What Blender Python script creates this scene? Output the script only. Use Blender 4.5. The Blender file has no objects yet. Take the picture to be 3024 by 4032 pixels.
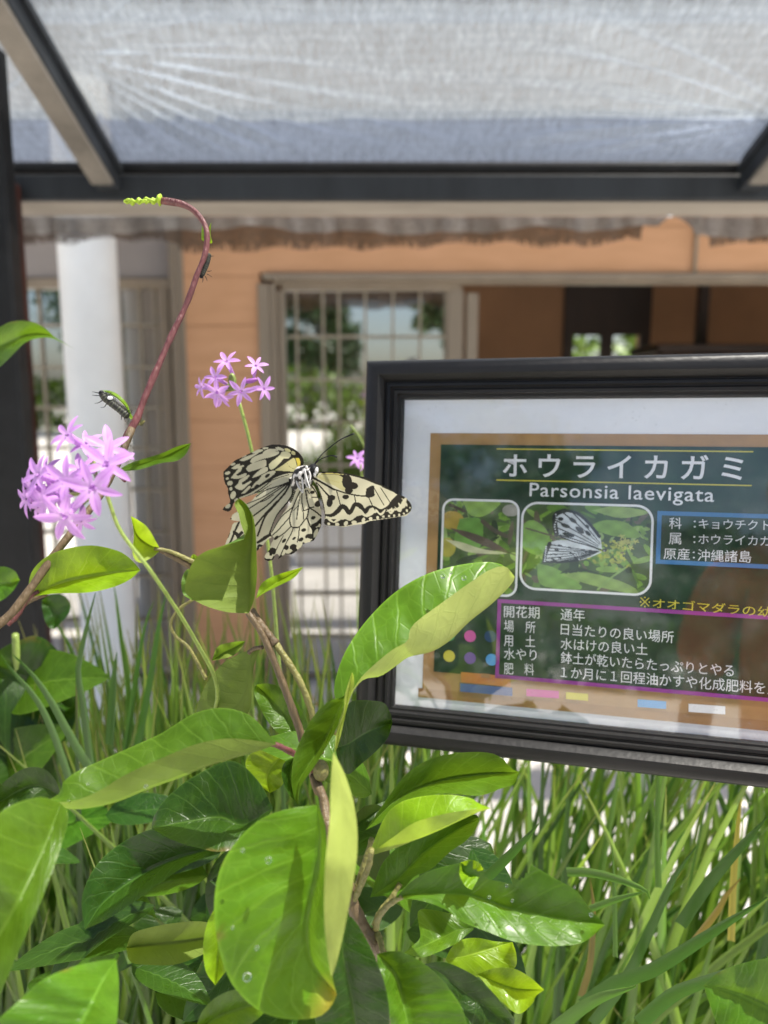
import bpy, math, random
import numpy as np
from mathutils import Vector, Matrix

random.seed(7); np.random.seed(7)
R = math.radians
S = bpy.context.scene
COL = S.collection

# ------------------------------------------------------------------ camera, world, sun, exposure
CAMZ, PITCH = 1.2, R(9.0)
FPX = 3046.4                                     # focal length in photograph pixels (3024 x 4032)
cam_d = bpy.data.cameras.new('camera'); cam = bpy.data.objects.new('camera', cam_d); COL.objects.link(cam)
cam.location = (0, 0, CAMZ); cam.rotation_euler = (R(90) - PITCH, 0, 0)
cam_d.sensor_fit = 'VERTICAL'; cam_d.sensor_height = 36.0; cam_d.sensor_width = 27.0
cam_d.lens = FPX / 4032 * 36.0
cam_d.clip_start = 0.02; cam_d.clip_end = 500
cam_d.dof.use_dof = True; cam_d.dof.focus_distance = 0.45; cam_d.dof.aperture_fstop = 5.8
S.camera = cam

SUN = Vector((0.36, -0.07, 0.93)).normalized()
w = bpy.data.worlds.new('World'); S.world = w; w.use_nodes = True
nt = w.node_tree; sky = nt.nodes.new('ShaderNodeTexSky'); sky.sky_type = 'NISHITA'; sky.sun_disc = False
sky.sun_elevation = math.asin(SUN.z); sky.sun_rotation = math.atan2(SUN.x, SUN.y)
sky.air_density = 1.0; sky.dust_density = 2.0
nt.links.new(sky.outputs[0], nt.nodes['Background'].inputs[0]); nt.nodes['Background'].inputs[1].default_value = 0.085
sl = bpy.data.lights.new('sun', 'SUN'); sl.energy = 4.6; sl.angle = R(0.55); sl.color = (1.0, 0.95, 0.86)
so = bpy.data.objects.new('sun', sl); COL.objects.link(so); so.rotation_euler = SUN.to_track_quat('Z', 'Y').to_euler()
so.location = (2, -1, 5)
S.view_settings.view_transform = 'Standard'; S.view_settings.look = 'None'; S.view_settings.gamma = 1.0
S.view_settings.exposure = 1.02
S.render.engine = 'CYCLES'
cy = S.cycles; cy.use_denoising = True; cy.max_bounces = 8; cy.transparent_max_bounces = 24
cy.diffuse_bounces = 4; cy.glossy_bounces = 4; cy.transmission_bounces = 6; cy.sample_clamp_indirect = 6.0

# ------------------------------------------------------------------ pixel <-> world
RIGHT = np.array([1, 0, 0.]); FWD = np.array([0, math.cos(PITCH), -math.sin(PITCH)]); UP = np.array([0, math.sin(PITCH), math.cos(PITCH)])
EYE = np.array([0, 0, CAMZ])
def ray(px, py): return RIGHT * ((px - 1512) / FPX) - UP * ((py - 2016) / FPX) + FWD      # depth 1 along the axis
def P(px, py, d): return EYE + ray(px, py) * d
def onY(px, py, Y): r = ray(px, py); return EYE + r * (Y / r[1])
def onPlane(px, py, p0, n): r = ray(px, py); return EYE + r * (np.dot(p0 - EYE, n) / np.dot(r, n))
VIEWS = {'F': (0, 0, .5486), 'A': (0, 2000, 1.0972), 'B': (0, 2950, 1.0972), 'C': (1512, 2950, 1.0972), 'D': (1500, 2200, 1.0886),
         'E': (0, 1000, 1.0972), 'G': (1700, 1900, 1.2530), 'H': (1500, 1350, 1.0886), 'K': (350, 750, 2.328), 'M': (700, 1000, 1.276),
         'N': (1000, 2650, 2.37), 'Q': (1200, 3300, 2.074), 'Y': (860, 1700, 4.1475), 'Z': (1140, 1680, 3.190), 'V': (0, 1600, 2.765),
         'U': (700, 1300, 3.687), 'X': (0, 2300, 2.37)}
def V(view, pts):
    ox, oy, k = VIEWS[view]
    return [(ox + p[0] / k, oy + p[1] / k) for p in pts]

# ------------------------------------------------------------------ materials
def mat(name):
    m = bpy.data.materials.new(name); m.use_nodes = True
    nt = m.node_tree; nt.nodes.clear(); out = nt.nodes.new('ShaderNodeOutputMaterial')
    return m, nt, out
class NB:
    def __init__(s, nt): s.nt = nt
    def n(s, t, ins=None, **kw):
        nd = s.nt.nodes.new('ShaderNode' + t)
        for k, v in kw.items(): setattr(nd, k, v)
        for k, v in (ins or {}).items():
            if hasattr(v, 'is_linked') or hasattr(v, 'links'): s.nt.links.new(v, nd.inputs[k])
            else: nd.inputs[k].default_value = v
        return nd
    def math(s, op, a, b=0.0, c=None, clamp=False):
        ins = {0: a, 1: b}
        if c is not None: ins[2] = c
        nd = s.n('Math', ins, operation=op); nd.use_clamp = clamp; return nd.outputs[0]
    def mix(s, f, a, b):
        nd = s.nt.nodes.new('ShaderNodeMix'); nd.data_type = 'RGBA'
        for sock, v in ((nd.inputs[0], f), (nd.inputs[6], a), (nd.inputs[7], b)):
            if hasattr(v, 'is_linked'): s.nt.links.new(v, sock)
            else: sock.default_value = v if not isinstance(v, tuple) else (*v[:3], 1)
        return nd.outputs[2]
    def ramp(s, f, a, b): return s.n('MapRange', {0: f, 1: a, 2: b}).outputs[0]
    def link(s, a, b): s.nt.links.new(a, b)
def c4(c): return (*c, 1)
def simple(name, col, rough=.6, var=.25, scale=8, bump=.0, bscale=60, spec=.4, metallic=0, stretch=(1, 1, 1), coord='Object', var2=None):
    m, nt, out = mat(name); b = NB(nt)
    tc = b.n('TexCoord').outputs[coord]; mp = b.n('Mapping', {'Vector': tc, 'Scale': stretch}).outputs[0]
    nz = b.n('TexNoise', {'Vector': mp, 'Scale': scale, 'Detail': 6, 'Roughness': .65}).outputs[0]
    f = b.ramp(nz, .3, .7)
    lo = tuple(x * (1 - var) for x in col); hi = var2 or tuple(min(1, x * (1 + var)) for x in col)
    base = b.mix(f, lo, hi)
    ins = {'Base Color': base, 'Roughness': rough, 'Metallic': metallic, 'Specular IOR Level': spec}
    pr = b.n('BsdfPrincipled', ins)
    if bump:
        n2 = b.n('TexNoise', {'Vector': mp, 'Scale': bscale, 'Detail': 4}).outputs[0]
        b.link(b.n('Bump', {'Strength': bump, 'Distance': .01, 'Height': n2}).outputs[0], pr.inputs['Normal'])
    b.link(pr.outputs[0], out.inputs[0]); return m
def vcol(name, rough=.6, transl=0.0, spec=.3, bump=0):
    m, nt, out = mat(name); b = NB(nt)
    a = b.n('VertexColor', layer_name='col').outputs[0]
    pr = b.n('BsdfPrincipled', {'Base Color': a, 'Roughness': rough, 'Specular IOR Level': spec})
    if transl:
        t = b.n('BsdfTranslucent', {'Color': a})
        b.link(b.n('MixShader', {0: transl, 1: pr.outputs[0], 2: t.outputs[0]}).outputs[0], out.inputs[0])
    else: b.link(pr.outputs[0], out.inputs[0])
    return m
def leafmat(name, top, vein, under, glow, transl=.38, rough=.36, bump=.28, tip=None, mottle=.30):
    m, nt, out = mat(name); b = NB(nt)
    uv = b.n('UVMap').outputs[0]; sp = b.n('SeparateXYZ', {0: uv}); u, v = sp.outputs[0], sp.outputs[1]
    nz0 = b.n('TexNoise', {'Vector': uv, 'Scale': 5, 'Detail': 3}).outputs[0]
    av = b.math('ABSOLUTE', b.math('MULTIPLY', b.math('SUBTRACT', v, .5), 2.0))
    wob = b.math('MULTIPLY', nz0, .5)
    ww = b.math('ADD', b.math('SUBTRACT', b.math('MULTIPLY', u, 8.5), b.math('MULTIPLY', b.math('POWER', av, .8), 1.7)), wob)
    tri = b.math('PINGPONG', ww, .5)                                   # 0 at vein
    side = b.math('SUBTRACT', 1.0, b.ramp(tri, 0.0, .085))
    midv = b.math('SUBTRACT', 1.0, b.ramp(av, 0.012, .055))
    vor = b.n('TexVoronoi', {'Vector': b.n('Mapping', {'Vector': uv, 'Scale': (15, 7, 1)}).outputs[0], 'Scale': 1.0}, feature='DISTANCE_TO_EDGE').outputs[0]
    ret = b.math('MULTIPLY', b.math('SUBTRACT', 1.0, b.ramp(vor, 0.0, .07)), .20)
    vm = b.math('MAXIMUM', b.math('MAXIMUM', b.math('MULTIPLY', side, .5), midv), ret)
    rnd = b.n('ObjectInfo').outputs['Random']
    big = b.n('TexNoise', {'Vector': b.n('TexCoord').outputs['Object'], 'Scale': 38, 'Detail': 5, 'Roughness': .6}).outputs[0]
    fine = b.n('TexNoise', {'Vector': b.n('TexCoord').outputs['Object'], 'Scale': 240, 'Detail': 4}).outputs[0]
    fb = b.math('ADD', b.math('MULTIPLY', b.ramp(big, .3, .7), .7), b.math('MULTIPLY', b.ramp(fine, .3, .7), .3))
    tcol = b.mix(fb, tuple(x * (1 - mottle) for x in top), tuple(x * (1 + mottle) for x in top))
    blot = b.n('TexNoise', {'Vector': b.n('Mapping', {'Vector': uv, 'Scale': (7, 3.5, 1)}).outputs[0], 'Scale': 1.0, 'Detail': 5, 'Roughness': .65}).outputs[0]
    tcol = b.mix(b.math('MULTIPLY', b.ramp(blot, .48, .72), .55), tcol, tuple(x * 1.7 for x in top))
    tcol = b.mix(b.math('MULTIPLY', b.ramp(blot, .46, .30), .45), tcol, tuple(x * .6 for x in top))
    tcol = b.mix(b.math('MULTIPLY', vm, .8), tcol, tuple(x * 1.25 for x in vein))
    spk = b.n('TexVoronoi', {'Vector': b.n('TexCoord').outputs['Object'], 'Scale': 170}).outputs[0]
    spot = b.math('MULTIPLY', b.math('SUBTRACT', 1.0, b.ramp(spk, .05, .11)), b.ramp(blot, .52, .6))
    tcol = b.mix(b.math('MULTIPLY', spot, .7), tcol, (.09, .06, .02))
    # leaf margin slightly paler
    edge = b.math('MULTIPLY', b.ramp(av, .955, 1.0), .5)
    tcol = b.mix(edge, tcol, tuple(x * 1.5 for x in vein))
    tcol = b.mix(b.math('MULTIPLY', b.ramp(av, .84, .99), b.math('MULTIPLY', b.ramp(big, .60, .68), .8)), tcol, (.13, .075, .02))
    ucol = b.mix(b.math('MULTIPLY', vm, .5), b.mix(fb, tuple(x * .85 for x in under), tuple(x * 1.15 for x in under)), tuple(x * .68 for x in under))
    gcol = b.mix(b.math('MULTIPLY', vm, .35), b.mix(fb, tuple(x * .8 for x in glow), glow), tuple(min(1, x * 1.25) for x in glow))
    if tip:
        tf = b.math('MULTIPLY', b.ramp(u, .86, .99), b.ramp(big, .25, .6))
        tcol = b.mix(tf, tcol, tip); ucol = b.mix(tf, ucol, tip); gcol = b.mix(tf, gcol, tip)
    hs = b.n('HueSaturation', {'Hue': b.math('ADD', .488, b.math('MULTIPLY', rnd, .024)), 'Value': b.math('ADD', .86, b.math('MULTIPLY', rnd, .28)), 'Color': tcol}).outputs[0]
    bf = b.n('NewGeometry').outputs['Backfacing']
    base = b.mix(bf, hs, ucol)
    rg = b.math('ADD', b.math('ADD', rough, b.math('MULTIPLY', bf, .25)), b.math('ADD', b.math('MULTIPLY', b.math('SUBTRACT', fine, .5), .2), b.math('MULTIPLY', b.math('SUBTRACT', nz0, .5), .5)))
    pr = b.n('BsdfPrincipled', {'Base Color': base, 'Roughness': rg, 'Specular IOR Level': .30})
    hgt = b.math('ADD', b.math('MULTIPLY', vm, -.9), b.math('ADD', b.math('MULTIPLY', big, .55), b.math('MULTIPLY', fine, .06)))
    b.link(b.n('Bump', {'Strength': bump, 'Distance': .0016, 'Height': hgt}).outputs[0], pr.inputs['Normal'])
    t = b.n('BsdfTranslucent', {'Color': gcol})
    b.link(b.n('MixShader', {0: transl, 1: pr.outputs[0], 2: t.outputs[0]}).outputs[0], out.inputs[0])
    return m
LM = {
 'bright': leafmat('leaf_bright', (.125, .225, .006), (.21, .32, .03), (.26, .33, .06), (.46, .66, .02), .42),
 'mid': leafmat('leaf_mid', (.040, .105, .006), (.085, .175, .018), (.15, .20, .035), (.24, .42, .02), .33),
 'paleback': leafmat('leaf_pale_backed', (.060, .145, .006), (.13, .25, .02), (.40, .45, .13), (.34, .52, .05), .34),
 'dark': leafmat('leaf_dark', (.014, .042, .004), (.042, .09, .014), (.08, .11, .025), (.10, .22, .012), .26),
 'olive': leafmat('leaf_olive', (.065, .130, .018), (.11, .17, .04), (.125, .175, .03), (.22, .34, .02), .28, .5),
 'pale': leafmat('leaf_pale', (.25, .33, .07), (.34, .40, .12), (.33, .39, .09), (.52, .66, .08), .42, .5),
 'yellowtip': leafmat('leaf_yellow_tip', (.060, .150, .006), (.13, .25, .02), (.22, .28, .06), (.30, .54, .03), .33, tip=(.38, .28, .04)),
}
def grassmat():
    m, nt, out = mat('grass_blade'); b = NB(nt)
    a = b.n('VertexColor', layer_name='col').outputs[0]
    uv = b.n('UVMap').outputs[0]
    st = b.n('TexNoise', {'Vector': b.n('Mapping', {'Vector': uv, 'Scale': (3, 30, 1)}).outputs[0], 'Scale': 1.0, 'Detail': 3}).outputs[0]
    c = b.mix(b.ramp(st, .3, .7), b.n('HueSaturation', {'Value': .8, 'Color': a}).outputs[0], b.n('HueSaturation', {'Value': 1.2, 'Color': a}).outputs[0])
    pr = b.n('BsdfPrincipled', {'Base Color': c, 'Roughness': .35, 'Specular IOR Level': .45})
    t = b.n('BsdfTranslucent', {'Color': b.n('HueSaturation', {'Value': 2.6, 'Saturation': 1.05, 'Color': a}).outputs[0]})
    b.link(b.n('MixShader', {0: .42, 1: pr.outputs[0], 2: t.outputs[0]}).outputs[0], out.inputs[0]); return m
def petalmat():
    m, nt, out = mat('lilac_petal'); b = NB(nt)
    uv = b.n('UVMap').outputs[0]; sp = b.n('SeparateXYZ', {0: uv})
    c = b.mix(b.ramp(b.math('ABSOLUTE', b.math('SUBTRACT', sp.outputs[1], .5)), .0, .10), (.50, .20, .62), (.64, .35, .75))
    c = b.mix(b.math('SUBTRACT', 1.0, b.ramp(sp.outputs[0], .0, .35)), c, (.68, .44, .74))
    pr = b.n('BsdfPrincipled', {'Base Color': c, 'Roughness': .5, 'Specular IOR Level': .25})
    t = b.n('BsdfTranslucent', {'Color': c})
    b.link(b.n('MixShader', {0: .38, 1: pr.outputs[0], 2: t.outputs[0]}).outputs[0], out.inputs[0]); return m
M = {}
M['grass'] = grassmat(); M['petal'] = petalmat()
M['stem_brown'] = simple('stem_brown', (.115, .080, .042), .5, .35, 120, .3, 400, stretch=(1, 1, .3))
M['stem_red'] = simple('stem_red', (.125, .042, .042), .42, .3, 140, .3, 500, stretch=(1, 1, .3))
M['stem_green'] = simple('stem_green', (.20, .27, .06), .4, .2, 100, .2, 300)
M['stem_olive'] = simple('stem_olive', (.17, .16, .05), .5, .35, 120, .3, 400)
M['bud_green'] = simple('bud_green', (.32, .46, .03), .4, .25, 300, .3, 600)
M['black_paint'] = simple('black_paint', (.009, .0095, .0105), .5, .35, 14, .15, 90, .2)
M['rusty_paint'] = simple('rusting_black_paint', (.008, .008, .009), .6, .2, 3.2, .2, 90, .2, var2=(.06, .016, .010))
M['black_frame'] = simple('black_frame', (.010, .0098, .010), .45, .2, 40, .05, 200, .3)
M['rail_grey'] = simple('painted_steel', (.017, .020, .024), .5, .35, 9, .1, 90, .3, stretch=(1, 1, .25))
M['board'] = simple('bare_board', (.36, .325, .28), .7, .2, 6, .2, 60, .2, stretch=(.3, 1, 1))
M['leg_grey'] = simple('pale_leg', (.50, .49, .47), .6, .3, 900)
M['board_dull'] = simple('weathered_board', (.17, .155, .135), .7, .25, 9, .2, 60, .2)
M['white_col'] = simple('white_column_paint', (.88, .89, .87), .5, .06, 5, .1, 40, .3)
M['aluminium'] = simple('bronze_aluminium', (.235, .19, .14), .38, .14, 7, .05, 60, .5, stretch=(1, 1, .2))
M['grille'] = simple('window_grille', (.28, .24, .18), .5, .12, 9, 0, 60, .3)
M['panel_grey'] = simple('grey_transom_panel', (.26, .235, .225), .6, .08, 4)
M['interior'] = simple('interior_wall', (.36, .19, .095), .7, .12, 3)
M['dark_wood'] = simple('dark_wood', (.035, .020, .014), .5, .3, 6, stretch=(1, 1, .2))
M['soffit'] = simple('beige_soffit', (.40, .41, .42), .7, .08, 2)
M['fascia'] = simple('blue_grey_fascia', (.20, .24, .31), .5, .15, 5)
M['white_plastic'] = simple('white_planter_plastic', (.74, .76, .80), .35, .06, 10, .05, 50, .4)
M['soil'] = simple('dark_soil', (.035, .022, .014), .9, .5, 60, .8, 120)
M['ground'] = simple('pale_concrete', (.76, .72, .66), .8, .08, 3, .3, 90, .25)
M['roofing'] = simple('roofing', (.12, .12, .13), .7, .2, 3)
M['curtain'] = simple('curtain', (.42, .38, .30), .8, .12, 3, stretch=(14, 1, .2))
M['hedge_leaf'] = simple('hedge_leaf', (.12, .20, .02), .5, .5, 1.1)
M['tree_leaf'] = simple('tree_leaf', (.035, .075, .020), .5, .5, .8)
M['bark'] = simple('bark', (.09, .065, .045), .8, .35, 8, .5, 30)
def wallmat():
    m, nt, out = mat('orange_siding'); b = NB(nt)
    o = b.n('TexCoord').outputs['Object']; z = b.n('SeparateXYZ', {0: o}).outputs[2]
    g = b.math('PINGPONG', b.math('MULTIPLY', z, 1 / .18), .5)
    groove = b.math('SUBTRACT', 1.0, b.ramp(g, 0.0, .03))
    nz = b.n('TexNoise', {'Vector': b.n('Mapping', {'Vector': o, 'Scale': (2, 1, 9)}).outputs[0], 'Scale': 2.5, 'Detail': 5}).outputs[0]
    spots = b.n('TexNoise', {'Vector': o, 'Scale': 26, 'Detail': 2}).outputs[0]
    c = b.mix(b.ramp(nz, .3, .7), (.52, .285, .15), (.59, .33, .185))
    c = b.mix(b.math('MULTIPLY', groove, .35), c, (.24, .10, .04))
    c = b.mix(b.ramp(spots, .74, .80), c, (.55, .36, .22))
    pr = b.n('BsdfPrincipled', {'Base Color': c, 'Roughness': .6, 'Specular IOR Level': .25})
    b.link(b.n('Bump', {'Strength': .5, 'Distance': .006, 'Height': b.math('MULTIPLY', groove, -1.0)}).outputs[0], pr.inputs['Normal'])
    b.link(pr.outputs[0], out.inputs[0]); return m
M['wall'] = wallmat()
def glassmat(name, refl, rough=.0, tint=(.9, .93, .92), smear=0, fres=.35):
    m, nt, out = mat(name); b = NB(nt)
    tr = b.n('BsdfTransparent', {'Color': c4(tint)})
    gl = b.n('BsdfGlossy', {'Color': (1, 1, 1, 1), 'Roughness': rough})
    lw = b.n('LayerWeight', {'Blend': .35}).outputs['Fresnel']
    f = b.math('ADD', refl, b.math('MULTIPLY', lw, fres), clamp=True)
    sh = b.n('MixShader', {0: f, 1: tr.outputs[0], 2: gl.outputs[0]})
    if smear:
        nz = b.n('TexNoise', {'Vector': b.n('TexCoord').outputs['Object'], 'Scale': 28, 'Detail': 6, 'Roughness': .7}).outputs[0]
        sp = b.n('TexVoronoi', {'Vector': b.n('TexCoord').outputs['Object'], 'Scale': 210}).outputs[0]
        f2 = b.math('ADD', b.math('MULTIPLY', b.ramp(nz, .45, .8), smear), b.math('MULTIPLY', b.math('MULTIPLY', b.math('SUBTRACT', 1.0, b.ramp(sp, .12, .2)), b.ramp(nz, .5, .62)), smear * 2.2))
        df = b.n('BsdfDiffuse', {'Color': (.8, .8, .82, 1)})
        sh = b.n('MixShader', {0: f2, 1: sh.outputs[0], 2: df.outputs[0]})
    b.link(sh.outputs[0], out.inputs[0]); return m
M['window_glass'] = glassmat('window_glass', .52, .004, (.6, .63, .61))
M['sign_glass'] = glassmat('sign_glass', .042, .012, (.97, .98, .98), smear=.04, fres=.25)
def netmat(name, dens, shade, fray=False, gloss=.10):
    m, nt, out = mat(name); b = NB(nt)
    uv = b.n('UVMap').outputs[0]; sp = b.n('SeparateXYZ', {0: uv}); u, v = sp.outputs[0], sp.outputs[1]
    wob = b.math('MULTIPLY', b.n('TexNoise', {'Vector': uv, 'Scale': 9, 'Detail': 2}).outputs[0], .02)
    row = b.math('PINGPONG', b.math('MULTIPLY', b.math('ADD', v, wob), 1 / .024), .5)
    rowl = b.math('SUBTRACT', 1.0, b.ramp(row, .02, .14))
    st = b.n('TexNoise', {'Vector': b.n('Mapping', {'Vector': uv, 'Scale': (300, 40, 1), 'Rotation': (0, 0, .15)}).outputs[0], 'Scale': 1.0, 'Detail': 2}).outputs[0]
    bl = b.n('TexNoise', {'Vector': b.n('Mapping', {'Vector': uv, 'Scale': (70, 12, 1)}).outputs[0], 'Scale': 1.0, 'Detail': 4}).outputs[0]
    big = b.n('TexNoise', {'Vector': b.n('Mapping', {'Vector': uv, 'Scale': (5, 7, 1)}).outputs[0], 'Scale': 1.0, 'Detail': 5, 'Roughness': .7}).outputs[0]
    f = b.math('ADD', b.math('MULTIPLY', b.ramp(st, .36, .64), .6), b.math('MULTIPLY', b.ramp(bl, .35, .65), .4))
    col = b.mix(f, tuple(x * .82 for x in shade), tuple(min(1, x * 1.14) for x in shade))
    col = b.mix(b.math('MULTIPLY', rowl, .38), col, tuple(x * .4 for x in shade))
    df = b.n('BsdfDiffuse', {'Color': col}); tl = b.n('BsdfTranslucent', {'Color': col})
    gl = b.n('BsdfGlossy', {'Color': (.72, .84, 1, 1), 'Roughness': .36})
    s1 = b.n('MixShader', {0: .5, 1: df.outputs[0], 2: tl.outputs[0]})
    s2 = b.n('MixShader', {0: gloss, 1: s1.outputs[0], 2: gl.outputs[0]})
    tr = b.n('BsdfTransparent')
    al = b.math('ADD', dens, b.math('ADD', b.math('MULTIPLY', b.math('SUBTRACT', f, .5), .30), b.math('MULTIPLY', b.math('SUBTRACT', big, .5), .30)), clamp=True)
    # a thread net closes up when seen along its surface
    fac = b.n('LayerWeight', {'Blend': .5}).outputs['Facing']
    open_ = b.math('POWER', b.math('SUBTRACT', 1.0, al), b.math('ADD', .75, b.math('MULTIPLY', b.math('POWER', fac, 3.0), 2.2)))
    al = b.math('SUBTRACT', 1.0, open_)
    if fray:
        fr = b.n('TexNoise', {'Vector': b.n('Mapping', {'Vector': uv, 'Scale': (240, 3, 1)}).outputs[0], 'Scale': 1.0, 'Detail': 3}).outputs[0]
        lim = b.math('ADD', b.math('MULTIPLY', fr, 1.3), b.math('MULTIPLY', v, 1.0))       # v: 1 at the top, 0 at the hem
        al = b.math('MULTIPLY', al, b.ramp(lim, .62, .72))
    b.link(b.n('MixShader', {0: al, 1: tr.outputs[0], 2: s2.outputs[0]}).outputs[0], out.inputs[0]); return m
M['net'] = netmat('silver_shade_net', .55, (.38, .425, .47), gloss=.20)
M['net_shadow'] = netmat('shade_net_shadow_band', .66, (.19, .225, .30), gloss=.16)  # darker bluish tint: the shadow on the net put into its colour
M['net_hem'] = netmat('grey_net_hem', .74, (.30, .285, .275), gloss=.05)
M['net_fray'] = netmat('frayed_brown_net', .90, (.085, .055, .036), fray=True, gloss=.02)
def dropmat():
    m, nt, out = mat('water_drop'); b = NB(nt)
    pr = b.n('BsdfPrincipled', {'Base Color': (1, 1, 1, 1), 'Roughness': .02, 'IOR': 1.33, 'Transmission Weight': 1.0})
    b.link(pr.outputs[0], out.inputs[0]); return m
M['drop'] = dropmat()
M['wing'] = vcol('butterfly_wing', .6, .38, .2)
M['fur'] = vcol('painted_body', .5, 0, .3)
M['print'] = vcol('printed_photo', .35, 0, .4)
M['paper'] = simple('white_paper', (.80, .81, .85), .7, .05, 14, .15, 40, .2)
M['paper_warm'] = simple('mat_edge_paper', (.72, .66, .56), .7, .08, 30, 0)
def flat(name, col, rough=.5, var=.06, sc=60): return simple(name, col, rough, var, sc, spec=.3)
M['pr_brown'] = flat('printed_wood_border', (.40, .235, .095), .5, .12, 40)
M['pr_brown_dark'] = flat('printed_ledge', (.34, .185, .07), .5, .12, 40)
M['pr_green'] = simple('printed_chalkboard', (.015, .044, .022), .4, .4, 55, spec=.3)
M['pr_white'] = flat('printed_white', (.78, .79, .82)); M['pr_yellow'] = flat('printed_yellow', (.62, .56, .06))
M['pr_blue'] = flat('printed_blue', (.05, .19, .42)); M['pr_magenta'] = flat('printed_magenta', (.30, .045, .30))
M['pr_cyan'] = flat('printed_light_blue', (.10, .34, .66)); M['pr_pink'] = flat('printed_pink', (.62, .10, .36))
M['pr_purple'] = flat('printed_purple', (.16, .07, .34)); M['pr_navy'] = flat('printed_navy', (.02, .06, .16))
M['pr_lime'] = flat('printed_green_dot', (.14, .42, .16)); M['pr_orange'] = flat('printed_orange', (.50, .19, .045)); M['pr_denim'] = flat('printed_eraser_blue', (.07, .12, .30))

# ------------------------------------------------------------------ object helpers
def wloc(o):
    l = Vector((0, 0, 0))
    while o is not None: l = l + o.location; o = o.parent
    return np.array(l)
def put(name, verts, faces, m, parent=None, smooth=True, uvs=None, cols=None, local=False):
    verts = np.asarray(verts, float).reshape(-1, 3)
    origin = np.zeros(3)
    if parent is None and not local:
        origin = np.array([verts[:, 0].mean(), verts[:, 1].mean(), verts[:, 2].min()])
        verts = verts - origin
    elif parent is not None and not local: verts = verts - wloc(parent)
    me = bpy.data.meshes.new(name); me.from_pydata(verts.tolist(), [], [list(map(int, f)) for f in faces])
    if uvs is not None:
        ul = me.uv_layers.new(name='UVMap'); idx = np.empty(len(me.loops), int); me.loops.foreach_get('vertex_index', idx)
        ul.data.foreach_set('uv', np.asarray(uvs, np.float32)[idx].ravel())
    if cols is not None:
        ca = me.color_attributes.new('col', 'FLOAT_COLOR', 'POINT'); c = np.ones((len(verts), 4), np.float32); c[:, :3] = cols
        ca.data.foreach_set('color', c.ravel())
    if smooth: me.polygons.foreach_set('use_smooth', [True] * len(me.polygons))
    for x in (m if isinstance(m, (list, tuple)) else [m]): me.materials.append(x)
    me.update()
    o = bpy.data.objects.new(name, me); COL.objects.link(o); o.location = origin
    if parent is not None: o.parent = parent
    return o
def tag(o, label=None, cat=None, group=None, kind=None):
    if label: o['label'] = label
    if cat: o['category'] = cat
    if group: o['group'] = group
    if kind: o['kind'] = kind
    return o
def empty(name, loc, label=None, cat=None, group=None):
    o = bpy.data.objects.new(name, None); COL.objects.link(o); o.location = Vector([float(x) for x in loc]); o.empty_display_size = .05
    return tag(o, label, cat, group)
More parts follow.
